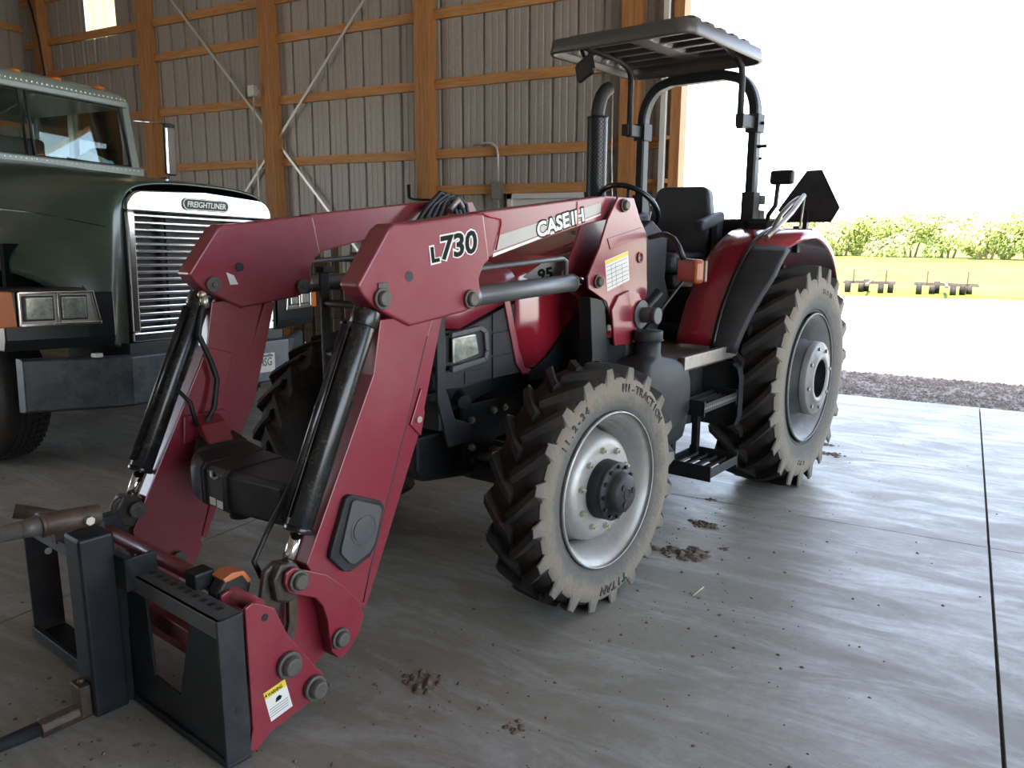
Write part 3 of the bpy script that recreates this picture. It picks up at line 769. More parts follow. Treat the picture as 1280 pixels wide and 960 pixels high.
def rear_wheel(side):
    mb = MB(); yo = .195
    mb.lathe([(yo, .410), (yo-.006, .416), (yo-.02, .412), (yo-.026, .390), (yo-.06, .383), (yo-.075, .355), (yo-.13, .350), (yo-.15, .335), (yo-.30, .333), (yo-.38, .39), (yo-.385, .415)], n=64)
    w_ = mb.mk('rear_wheel', M['silver_shaded'], T, solid=0.008)
    w_.location = (RX, side*.826, RZ); w_.rotation_euler = (0, 0, PI if side < 0 else 0)
    MB().lathe([(-.12, .334), (-.10, .31), (-.06, .27), (-.05, .05)], n=56).mk('wheel_disc', M['silver_shaded'], w_, solid=.008)
    MB().lathe([(-.05, .245), (.12, .245), (.125, .236), (.19, .236), (.20, .225), (.20, .21)], n=56).mk('hub_drum', M['grey_plastic'], w_)
    h = MB(); h.lathe([(.195, .238), (.228, .234), (.235, .226), (.235, .165), (.250, .156), (.250, .128), (.242, .122)], n=56)
    h.mk('hub_plate', M['silver_shaded'], w_)
    MB().lathe([(.243, .123), (.13, .118), (.12, .08), (.12, .0)], n=40).lathe([(.12, .05), (.17, .046), (.175, .0)], n=24).mk('hub_recess', M['black'], w_)
    b_ = MB()
    for k in range(8):
        a = 2*PI*k/8+.2; c_, s_ = math.sin(a)*.197, math.cos(a)*.197
        b_.hexa((c_, .235, s_), (c_, .248, s_), .012)
    b_.mk('wheel_nut', M['steel'], w_)
    tyre('tyre', w_, .7211, .42, .412, 21, .045, [('16.9-30', -.25, .54, .036), ('6 PLY', 2.9, .54, .034)] if side > 0 else None, TW=.92, sm='sidewall_r')
    return w_
rear_wheel(1); rear_wheel(-1)

# ---- chassis
mb = MB(); mb.b6(-1.25, .30, -.20, .20, .62, 1.0).b6(-1.3, -.25, -.24, .24, .55, .72)
mb.mk('engine_block', M['black'], T, bevel=.02)
mb = MB(); mb.b6(-2.6, -1.2, -.22, .22, .50, .95).b6(-2.55, -1.9, -.28, .28, .55, .88)
mb.mk('gearbox_housing', M['black'], T, bevel=.03)
MB().cyl((RX, -.72, RZ), (RX, .72, RZ), .12, 24).cyl((RX, -.35, RZ), (RX, .35, RZ), .17, 24).mk('rear_axle_housing', M['black'], T)
mb = MB(); mb.loft([[(x*s_, y, z) for x, z in ((-.07, .46), (.07, .46), (.08, .54), (.05, .62), (-.05, .62), (-.08, .54))] for y, s_ in ((-.62, 1), (-.2, 1.5), (.2, 1.5), (.62, 1))], smooth=False)
mb.cyl((0, .58, .38), (0, .58, .70), .06, 16).cyl((0, -.58, .38), (0, -.58, .70), .06, 16).cyl((0, .58, FZ), (0, .80, FZ), .09, 20).cyl((0, -.80, FZ), (0, -.58, FZ), .09, 20)
mb.mk('front_axle', M['black'], T, bevel=.012)
mb = MB(); mb.prism([(.50, .60), (.46, .54), (.18, .50), (.05, .52), (.0, .75), (.50, .75)], -.24, .24)
mb.mk('front_support', M['black'], T, bevel=.015)
MB().cyl((.13, -.56, .60), (.13, .56, .60), .022, 12).cyl((.13, -.28, .60), (.13, .28, .60), .04, 16).mk('steering_cylinder', M['black_gloss'], T)
MB().prism([(.52, .86), (.30, .84), (-.3, .95), (-.3, 1.03), (.30, .945), (.52, .94)], .235, .275).prism([(.52, .86), (.30, .84), (-.3, .95), (-.3, 1.03), (.30, .945), (.52, .94)], -.275, -.235).mk('side_rail', M['black'], T, bevel=.006)
MB().cyl((.26, .275, .905), (.30, .345, .89), .032, 18).mk('rail_plug', M['plastic'], T, bevel=.004)
# bolted bracket plate by the front axle
MB().prism([(.27, .86), (-.14, .86), (-.145, .79), (-.08, .77), (-.01, .73), (.04, .66), (.06, .62), (.26, .60)], .285, .30).mk('bracket_plate', M['black'], T, bevel=.003)
mb = MB()
for x, z in ((.215, .79), (.06, .81), (.215, .66), (-.02, .81)): mb.hexa((x, .30, z), (x, .318, z), .017).cyl((x, .318, z), (x, .328, z), .008, 8)
mb.mk('bracket_bolt', M['zinc'], T)
MB().cyl((.06, .30, .60), (.06, .36, .60), .035, 6).cyl((.06, .36, .60), (.06, .40, .60), .022, 12).mk('tie_rod_nut', M['steel'], T)
# ---- grille guard
mb = MB()
for s_ in (-1, 1):
    y = s_*.372
    mb.prism([(.505, 1.46), (.455, 1.46), (.455, .98), (.40, .84), (.30, .80), (.30, .72), (.44, .72), (.505, .93)], y-.008, y+.008)
    mb.b6(.44, .505, y-.03, y+.03, 1.44, 1.47)
mb.cyl((.48, -.37, 1.30), (.48, .37, 1.30), .018, 12).cyl((.48, -.37, 1.06), (.48, .37, 1.06), .018, 12).b6(.47, .49, -.37, .37, .80, .92)
mb.mk('grille_guard', M['plastic'], T, bevel=.004)
# ---- bonnet: nose (black) and red cowl, lofted sections
def sec(x, w_, zt, zs, zb, n=7, crown=.03):
    q = [(x, w_, zb), (x, w_*1.01, (zb+zs)/2), (x, w_, zs)]
    for k in range(1, n):
        a = k/n*PI/2; q.append((x, w_-(1-math.cos(a))*.16, zs+math.sin(a)*(zt-crown-zs)))
    q.append((x, w_*.35, zt-.008))
    return q+[(x, -y, z) for x, y, z in q[::-1]]
def bonnet_top(x): return 1.43+(.40-x)*.20 if x > -.5 else 1.61+(-.5-x)*.10
secs = [sec(x, w_, bonnet_top(x), bonnet_top(x)-.10, 1.0 if x > -.05 else .98) for x, w_ in ((-.035, .358), (-.3, .362), (-.7, .362), (-1.22, .36))]
mb = MB(); mb.loft(secs); mb.mk('bonnet', M['red_gloss'], T)
mb = MB(); mb.loft([sec(x, w_, bonnet_top(x), bonnet_top(x)-.10, zb) for x, w_, zb in ((.44, .22, 1.23), (.42, .30, 1.225), (.33, .345, 1.22), (.05, .362, 1.31), (-.03, .364, 1.32))])
mb.mk('bonnet_nose_top', M['red'], T)
mb = MB(); mb.loft([[(x, y, z) for y, z in ((w_, zb), (w_, 1.215 if x > .1 else 1.315), (-w_, 1.215 if x > .1 else 1.315), (-w_, zb))] for x, w_, zb in ((.425, .27, .96), (.40, .315, .955), (.31, .35, .955), (-.06, .357, .985))], smooth=False)
mb.mk('grille_housing', M['plastic'], T, bevel=.008)
# side panel lines, headlight opening
mb = MB()
for s_ in (1, -1):
    for z0, z1 in ((.975, 1.075), (1.082, 1.182), (1.189, 1.300)):
        xa, xb = -.075+(z0-.98)*.30, -.075+(z1-.98)*.30
        pts = [(.125, z0), (xa, z0), (xb, z1), (.125, min(z1, 1.27))]
        mb.prism(pts, min(s_*.354, s_*.361), max(s_*.354, s_*.361))
    mb.b6(.13, .31, s_*.352, s_*.357, .975, 1.03)
mb.mk('grille_side_panel', M['plastic'], T, bevel=.004)
for s_ in (1, -1):
    mb = MB(); y0, y1 = (.345, .368) if s_ > 0 else (-.368, -.345)
    o_ = [(.40, 1.21), (.21, 1.225), (.165, 1.20), (.155, 1.10), (.175, 1.06), (.40, 1.04)]
    i_ = [(.40, 1.19), (.215, 1.203), (.19, 1.19), (.18, 1.11), (.19, 1.083), (.40, 1.065)]
    for k in range(5):
        a, b_, c_, d_ = o_[k], o_[k+1], i_[k+1], i_[k]
        mb.prism([a, b_, c_, d_], y0, y1)
    mb.mk('headlight_frame', M['grey_plastic'], T, bevel=.004)
    MB().prism([(.385, 1.185), (.235, 1.19), (.215, 1.10), (.385, 1.075)], s_*.345, s_*.358).mk('headlight', M['lamp_glass'], T, bevel=.006)
mb = MB()
for k in range(6): mb.b6(.425, .435, -.25, .25, .98+k*.038, 1.0+k*.038)
mb.mk('grille_slat', M['black'], T)
# silver bonnet decal with dark numerals
mb = MB()
for s_ in (1, -1):
    y0 = s_*.3655; y1 = s_*.367
    mb.prism([(-.088, 1.425), (-.25, 1.385), (-.523, 1.459), (-.80, 1.50), (-1.15, 1.52), (-.582, 1.52), (-.34, 1.505), (-.231, 1.484)], min(y0, y1), max(y0, y1))
mb.mk('bonnet_stripe', M['decal_silver'], T)
mb = MB(); put_text(mb, '95', (-.20, .3675, 1.395), (-1, 0, .1), (.1, 0, 1), .12, .06, .04, .001)
mb.mk('bonnet_numeral', M['decal_black'], T)
# red undertray edge band between nose and bonnet
MB().prism([(.058, 1.325), (.015, 1.325), (-.055, 1.09), (-.10, 1.0), (-.15, .985), (-.15, .965), (-.085, .965), (-.035, 1.02)], .36, .371).prism([(.058, 1.325), (.015, 1.325), (-.055, 1.09), (-.10, 1.0), (-.085, .965), (-.035, 1.02)], -.371, -.36).mk('bonnet_edge', M['red'], T, bevel=.003)

# ---- fuel tank with filler neck
mb = MB()
def rr(cx, cy, hx, hy, z, r=.05, n=4):
    q = []
    for sx, sy, a0 in ((1, 1, 0), (-1, 1, PI/2), (-1, -1, PI), (1, -1, 3*PI/2)):
        for k in range(n+1):
            a = a0+k/n*PI/2; q.append((cx+sx*(hx-r)+math.cos(a)*r, cy+sy*(hy-r)+math.sin(a)*r, z))
    return q
mb.loft([rr(-.86, .60, .14, .13, .50), rr(-.85, .60, .19, .16, .54), rr(-.82, .61, .24, .175, .70), rr(-.79, .61, .26, .175, .85), rr(-.77, .62, .24, .165, .93), rr(-.72, .65, .16, .12, .985), rr(-.69, .69, .075, .075, 1.01, .06), rr(-.69, .70, .062, .062, 1.03, .055), rr(-.69, .70, .062, .062, 1.10, .055)])
ft = mb.mk('fuel_tank', M['plastic'], T)
MB().cyl((-.69, .70, 1.10), (-.69, .70, 1.145), .072, 24).cyl((-.69, .70, 1.095), (-.69, .70, 1.102), .078, 24).mk('filler_cap', M['plastic'], ft, bevel=.006)
MB().b6(-.92, -.86, .55, .58, .30, .55).mk('tank_strap', M['black'], T)
# ---- steps and platform
mb = MB(); mb.b6(-1.66, -.93, -.75, .76, .93, .965).b6(-1.66, -.93, .745, .775, .90, .985)
mb.mk('platform', M['rust'], T, bevel=.006)
MB().b6(-1.66, -.93, .776, .79, .915, .985).mk('platform_edge', M['steel'], T, bevel=.004)
mb = MB(); mb.prism([(-.98, .91), (-1.53, .91), (-1.53, .50), (-.98, .56)], .60, .615)
mb.prism([(.60, .90), (.82, .885), (.855, .86), (.868, .80), (.868, .58), (.85, .52), (.80, .495), (.60, .50)], -1.545, -1.53, 'yz')
mb.prism([(.82, .885), (.855, .86), (.868, .80), (.868, .58), (.85, .52), (.80, .495), (.80, .505), (.842, .528), (.858, .58), (.858, .80), (.846, .852), (.815, .873)], -1.53, -1.48, 'yz')
mb.mk('step_side_plate', M['plastic'], T, bevel=.004)
def step(x0, x1, y0, y1, z):
    mb = MB(); mb.b6(x0, x1, y0, y0+.012, z-.02, z+.03).b6(x0, x1, y1-.012, y1, z-.02, z+.03).b6(x0, x0+.012, y0, y1, z-.04, z+.045).b6(x1-.012, x1, y0, y1, z-.04, z+.045)
    n = 5
    for k in range(n):
        y = y0+(y1-y0)*(k+.5)/n; mb.b6(x0, x1, y-.012, y+.012, z-.004, z+.004)
    m = mb.mk('step', M['black'], T, bevel=.002)
    e = MB(); nn = 26
    for k in range(n+1):
        y = y0+(y1-y0)*(k+.03)/n*.97
        for j in range(nn):
            x = x0+(x1-x0)*(j+.5)/nn; e.prism([(x-.004, z), (x+.004, z), (x, z+.016)], y, y+.004)
    e.mk('step_teeth', M['steel'], m)
step(-1.44, -1.07, .60, .90, .33); step(-1.45, -1.02, .72, .87, .70)
MB().b6(-1.13, -1.09, .62, .66, .33, .60).b6(-1.44, -1.40, .62, .66, .33, .60).mk('step_bracket', M['black'], T, bevel=.004)
# ---- cowl, dash, pedals, steering wheel
mb = MB(); mb.prism([(-1.22, .96), (-1.22, 1.62), (-1.40, 1.70), (-1.60, 1.60), (-1.585, 1.35), (-1.66, 1.22), (-1.45, .96)], -.30, .31)
mb.mk('dashboard_cowl', M['plastic'], T, bevel=.012)
sw = empty('steering_wheel', (-1.64, 0, 1.775), parent=T)
cs = MB(); R_ = .20; tilt = Matrix.Rotation(math.radians(-44), 3, 'Y')
cs.tube([tilt @ Vector((R_*math.cos(2*PI*k/40), R_*math.sin(2*PI*k/40), .0)) for k in range(40)], .0165, 10, closed=True)
cs.mk('steering_rim', M['black_gloss'], sw)
cs = MB(); cs.cyl(tilt @ Vector((0, 0, -.05)), tilt @ Vector((0, 0, -.015)), .05, 20)
for k in range(3):
    a = 2*PI*k/3+.4; cs.cyl(tilt @ Vector((0, 0, -.03)), tilt @ Vector((R_*math.cos(a), R_*math.sin(a), 0)), .010, 8)
cs.mk('steering_spoke', M['plastic'], sw)
MB().cyl((-1.60, 0, 1.73), (-1.45, 0, 1.50), .032, 14).mk('steering_column', M['plastic'], T)
mb = MB(); mb.tube([(-1.48, -.12, 1.69), (-1.50, -.22, 1.74), (-1.51, -.30, 1.80)], .008, 8).sphere((-1.51, -.30, 1.81), .02)
mb.tube([(-1.9, .36, 1.0), (-1.88, .37, 1.25), (-1.84, .38, 1.40)], .010, 8).sphere((-1.84, .38, 1.42), .028).tube([(-2.0, .40, 1.0), (-1.96, .41, 1.2), (-1.95, .42, 1.33)], .010, 8).sphere((-1.95, .42, 1.35), .026)
mb.mk('control_lever', M['black_gloss'], T)
mb = MB(); mb.b6(-1.62, -1.50, .12, .22, 1.10, 1.12).tube([(-1.50, .17, 1.11), (-1.42, .17, 1.25)], .01, 6).b6(-1.62, -1.50, -.25, -.15, 1.10, 1.12).b6(-1.62, -1.50, -.12, -.02, 1.10, 1.12)
mb.mk('pedal', M['steel'], T)
MB().b6(-2.05, -1.62, -.44, .44, .92, 1.06).b6(-2.2, -1.8, -.42, .42, 1.0, 1.26).mk('seat_deck', M['plastic'], T, bevel=.02)
# ---- seat
st = empty('seat', (-2.18, 0, 1.30), parent=T)
def cushion(c, s_, r_, name, rot=None, mat='vinyl'):
    mb = MB(); mb.b6(-s_[0]/2, s_[0]/2, -s_[1]/2, s_[1]/2, -s_[2]/2, s_[2]/2); o = mb.mk(name, M[mat], st, bevel=r_, seg=4, loc=c, rot=rot); return o
cushion((.12, 0, .13), (.48, .50, .13), .045, 'seat_cushion')
mb = MB(); mb.prism([(-.235, -.27), (.235, -.27), (.235, .05), (.20, .24), (.16, .27), (-.16, .27), (-.20, .24), (-.235, .05)], -.05, .05, 'yz')
mb.mk('backrest', M['vinyl'], st, bevel=.03, seg=4, loc=(-.20, 0, .37), rot=(0, math.radians(-8), 0))
for s_ in (1, -1):
    cushion((-.04, s_*.29, .40), (.34, .075, .075), .025, 'armrest', rot=(0, math.radians(12), 0))
    MB().b6(-.24, -.14, s_*.26, s_*.30, .05, .42).mk('armrest_bracket', M['plastic'], st, bevel=.008)
MB().b6(-.16, .30, -.20, .20, -.12, .07).mk('seat_suspension', M['black'], st, bevel=.02)
MB().b6(-2.62, -2.5, .02, .42, 1.25, 1.72).mk('toolbox', M['plastic'], T, bevel=.02)

# ---- fenders: red shell with black extension in front
def fender(side):
    """sections follow the tyre; outer lip turned down"""
    def fR(d):
        u = min(1, max(0, (50-d)/60)); v = min(1, max(0, (-25-d)/30))
        return .862+.085*(u*u*(3-2*u))-.075*v*v
    def arc(a, R_, y): return (RX+R_*math.sin(a), side*y, RZ+R_*math.cos(a))
    angs = [math.radians(a) for a in range(72, -60, -6)]
    secs = []
    for i, a in enumerate(angs):
        u = i/(len(angs)-1)
        yo = .70+.245*min(1, max(0, (u-.20)/.32))**.8; Rr_ = fR(math.degrees(a))
        secs.append([arc(a, Rr_-.24, .445), arc(a, Rr_-.02, .445), arc(a, Rr_, .47), arc(a, Rr_+.004, .58), arc(a, Rr_, yo-.03), arc(a, Rr_-.02, yo), arc(a, Rr_-.085*(.3+.7*u), yo+.008)])
    mb = MB(); mb.loft(secs, cap=False, closed=False)
    f = mb.mk('rear_fender', M['red_gloss'], T, solid=.006, fix=False)
    secs = []
    angs = [math.radians(a) for a in range(74, 18, -4)]
    for i, a in enumerate(angs):
        u = i/(len(angs)-1); Rr_ = fR(math.degrees(a))+.007
        yo = .84+.10*min(1, u*1.5)
        secs.append([arc(a, Rr_+.0, .69), arc(a, Rr_+.002, .73), arc(a, Rr_-.004, yo-.02), arc(a, Rr_-.03, yo)])
    mb = MB(); mb.loft(secs, cap=False, closed=False)
    mb.mk('fender_extension', M['plastic'], f, solid=.006, fix=False)
    mb = MB(); mb.tube([arc(math.radians(a), .006+fR(a), .705) for a in range(74, 0, -6)], .011, 8)
    mb.mk('fender_trim', M['black_gloss'], f)
    return f
fender(1); fender(-1)
for s_ in (1, -1):
    mb = MB(); mb.tube([(-2.02, s_*.76, 1.60), (-2.20, s_*.76, 1.66), (-2.45, s_*.755, 1.76), (-2.66, s_*.75, 1.865), (-2.72, s_*.735, 1.875), (-2.73, s_*.70, 1.86), (-2.62, s_*.685, 1.82), (-2.45, s_*.68, 1.74), (-2.30, s_*.69, 1.62)], .017, 10)
    mb.tube([(-2.70, s_*.745, 1.87), (-2.66, s_*.74, 1.60)], .008, 6)
    mb.mk('grab_rail', M['steel'], T)
MB().b6(-2.42, -2.36, .80, .84, 1.50, 1.67).cyl((-2.39, .84, 1.64), (-2.39, .86, 1.64), .012, 8).mk('rail_bracket', M['black'], T, bevel=.004)
# rear lamp on a bent rod
mb = MB(); mb.tube([(-2.40, .60, 1.62), (-2.32, .65, 1.74), (-2.30, .70, 1.80), (-2.30, .71, 1.96)], .015, 8)
mb.mk('lamp_rod', M['hose'], T)
MB().b6(-2.34, -2.28, .655, .805, 1.93, 2.02).mk('rear_work_lamp', M['black'], T, bevel=.02, seg=3)
MB().b6(-2.52, -2.32, .50, .66, 1.58, 1.72).mk('fender_box', M['plastic'], T, bevel=.03, seg=3)
# slow vehicle sign
mb = MB(); sx = -2.98
mb.prism([(.655, 2.06), (.76, 2.06), (.90, 1.80), (.845, 1.70), (.525, 1.70), (.465, 1.79)], sx-.004, sx, 'yz')
sv = mb.mk('slow_vehicle_sign', M['plastic'], T)
MB().prism([(.67, 2.04), (.75, 2.04), (.87, 1.80), (.83, 1.72), (.54, 1.72), (.49, 1.79)], sx-.0065, sx-.0045, 'yz').mk('reflective_face', M['orange_paint'], sv)
MB().b6(sx-.02, sx+.03, .66, .69, 1.40, 1.78).mk('sign_bracket', M['black'], T)

# ---- roll bar
YR = .43; X_ = -2.55
def roll(t0, t1):
    pts = [(X_, YR, 1.0), (X_, YR, 2.38)]
    for k in range(1, 9):
        a = k/9*PI/2; pts.append((X_, YR-.19*(1-math.cos(a)), 2.40+.27*math.sin(a)))
    pts.append((X_, .2, 2.685)); return pts
half = roll(0, 0); path = half+[(x, -y, z) for x, y, z in half[::-1]]
def sq_sweep(mb, path, hx, hy):
    secs = []
    for i, q in enumerate(path):
        q = Vector(q); d = (Vector(path[min(i+1, len(path)-1)])-Vector(path[max(i-1, 0)])).normalized()
        nrm = Vector((1, 0, 0)); b_ = d.cross(nrm).normalized()
        secs.append([tuple(q+nrm*hx*u+b_*hy*v) for u, v in ((-1, -.7), (-.7, -1), (.7, -1), (1, -.7), (1, .7), (.7, 1), (-.7, 1), (-1, .7))])
    return mb.loft(secs, smooth=False)
mb = MB(); sq_sweep(mb, path, .045, .032); rb = mb.mk('roll_bar', M['black'], T)
mb = MB()
for s_ in (1, -1):
    mb.b6(X_-.055, X_+.055, s_*YR-.045, s_*YR+.045, 1.70, 1.90).b6(X_-.14, X_-.05, s_*YR-.02, s_*YR+.05, 1.72, 1.78).b6(X_-.14, X_-.05, s_*YR-.02, s_*YR+.05, 1.82, 1.88)
mb.mk('roll_bar_hinge', M['plastic'], T, bevel=.005)
mb = MB()
for s_ in (1, -1):
    mb.b6(X_-.055, X_+.06, s_*YR-.045, s_*YR+.045, 2.29, 2.41).b6(X_+.05, X_+.25, s_*YR-.035, s_*YR+.02, 2.31, 2.39)
    mb.hexa((X_, s_*YR+s_*.04, 2.35), (X_, s_*(YR+.065), 2.35), .012)
mb.cyl((X_, .46, 2.20), (X_, .52, 2.20), .012, 8).cyl((X_, .47, 2.12), (X_, .49, 2.12), .01, 8)
mb.mk('canopy_clamp', M['plastic'], T, bevel=.004)
mb = MB()
for s_ in (1, -1):
    y = s_*.415
    mb.tube([(X_+.22, y, 2.30), (X_+.22, y, 2.62), (X_+.23, y*.99, 2.68), (X_+.26, y*.96, 2.725), (X_+.33, y*.93, 2.76), (X_+.45, y*.92, 2.785), (X_+1.0, y*.92, 2.80)], .021, 10)
mb.mk('canopy_strut', M['plastic'], T)
# ---- canopy
cx0, cx1, cb, cz = -2.50, -1.42, .485, 2.795
NXc, NYc = 90, 40; top = []; bot = []
def ribz(x, y):
    u = (x-cx0)/(cx1-cx0); e = min(u, 1-u)*(cx1-cx0); ey = cb-abs(y)
    if e < .10: return 0
    ph = ((x-cx0-.10)/((cx1-cx0-.20)/5)) % 1
    r_ = 1 if .25 < ph < .75 else (max(0, (ph-.15)/.10) if ph < .5 else max(0, (.85-ph)/.10))
    f = min(1, max(0, (abs(y)-.075)/.02))*min(1, max(0, (ey-.03)/.02))
    return .050*r_*f
verts = []
for i in range(NXc+1):
    for j in range(NYc+1):
        x = cx0+(cx1-cx0)*i/NXc; y = -cb+2*cb*j/NYc
        ex = min(x-cx0, cx1-x); ey = cb-abs(y); r = .09
        if ex < r and ey < r:
            sq = (r-ex, r-ey); L_ = math.hypot(*sq)
            if L_ > r:
                k_ = r/L_; ex2, ey2 = r-sq[0]*k_, r-sq[1]*k_
                x = cx0+ex2 if x-cx0 < cx1-x else cx1-ex2; y = math.copysign(cb-ey2, y)
        e = min(ex, ey); dz = -.045*max(0, (.03-e)/.03)
        verts.append((x, y, cz+dz+ribz(x, y)))
mb = MB(); mb._f(verts, [(i*(NYc+1)+j, (i+1)*(NYc+1)+j, (i+1)*(NYc+1)+j+1, i*(NYc+1)+j+1) for i in range(NXc) for j in range(NYc)], True)
cn = mb.mk('canopy', M['canopy'], T, solid=.007, fix=False)
# rim band around the edge
loop = []
for sx_, sy_, a0 in ((1, 1, 0), (-1, 1, PI/2), (-1, -1, PI), (1, -1, 1.5*PI)):
    for k in range(7):
        a = a0+k/6*PI/2; loop.append(((cx0+cx1)/2+sx_*((cx1-cx0)/2-.09)+math.cos(a)*.09, sy_*(cb-.09)+math.sin(a)*.09))
mb = MB(); secs = []
n_ = len(loop)
ccx = (cx0+cx1)/2
for x, y in loop:
    def off(d, z): 
        l = math.hypot(x-ccx, y); return (x+(x-ccx)/l*d, y+y/l*d, z)
    secs.append([off(-.008, cz-.072), off(.014, cz-.080), off(.024, cz-.066), off(.008, cz+.004), off(-.02, cz+.012), off(-.03, cz+.004)])
secs.append(secs[0]); mb.loft(secs, cap=False); mb.mk('canopy_rim', M['canopy'], cn)
# canopy mirror
mb = MB(); mb.tube([(-1.53, -.30, 2.765), (-1.50, -.28, 2.725), (-1.49, -.25, 2.68), (-1.485, -.235, 2.62)], .012, 8); mm = mb.mk('mirror_arm', M['hose'], T)
mb = MB(); mb.prism([(-.085, -.04), (-.07, -.06), (.07, -.06), (.085, -.04), (.085, .05), (.06, .065), (-.06, .065), (-.085, .05)], -.012, .012, 'yz')
mb.mk('canopy_mirror', M['black_gloss'], T, bevel=.006, loc=(-1.47, -.235, 2.615), rot=(0.3, 0, -.35))
# ---- exhaust
ex, ey = -1.60, -.22
mb = MB(); mb.cyl((ex, ey, 1.5), (ex, ey, 2.335), .050, 28); mb.mk('muffler', M['black'], T, bevel=.006)
V = []; 
hs = MB(); n = 36; lv = 60
for i in range(lv):
    z = 1.55+.79*i/lv
    for k in range(n):
        if (k+i) % 2: continue
        a = 2*PI*k/n; b_ = 2*PI*(k+1)/n
        hs._f([(ex+.065*math.cos(t), ey+.065*math.sin(t), zz) for t, zz in ((a, z), (b_, z), (b_, z+.0135), (a, z+.0135))], [(0, 1, 2, 3)])
hs.mk('perforated_heat_shield', M['shield'], T)
MB().lathe([(2.33, .066), (2.345, .068), (2.345, .045)], (ex, ey, 0), 'z', 32).lathe([(1.55, .062), (2.34, .062)], (ex, ey, 0), 'z', 32).mk('heat_shield_core', M['black'], T)
mb = MB(); mb.tube([(ex, ey, 2.32), (ex, ey, 2.37), (ex-.008, ey+.005, 2.42), (ex-.025, ey+.01, 2.47), (ex-.055, ey+.02, 2.51), (ex-.085, ey+.03, 2.525)], .043, 20)
mb.mk('exhaust_pipe', M['plastic'], T)
# turn lamp on bent bar with a handrail
mb = MB(); mb.tube([(-1.30, .35, 1.60), (-.95, .62, 1.62), (-.85, .70, 1.615), (-.80, .76, 1.60), (-.78, .80, 1.56), (-.78, .83, 1.50)], .014, 10)
mb.tube([(-.86, .80, 1.40), (-.78, .70, 1.22), (-.70, .62, 1.10)], .008, 8)
mb.mk('lamp_bar', M['hose'], T)
mb = MB(); mb.b6(-.03, .03, -.115, .115, -.058, .058)
tl = mb.mk('turn_lamp', M['amber_dark'], T, bevel=.02, seg=3, loc=(-.80, .86, 1.445), rot=(0, 0, -.75))
MB().b6(-.045, -.03, -.11, .11, -.052, .052).mk('lamp_housing', M['chrome'], tl, bevel=.012)
MB().cyl((-.86, .66, 1.33), (-.66, .50, 1.05), .026, 10).cyl((-.66, .50, 1.05), (-.60, .45, .96), .014, 8).mk('gas_strut', M['black'], T)

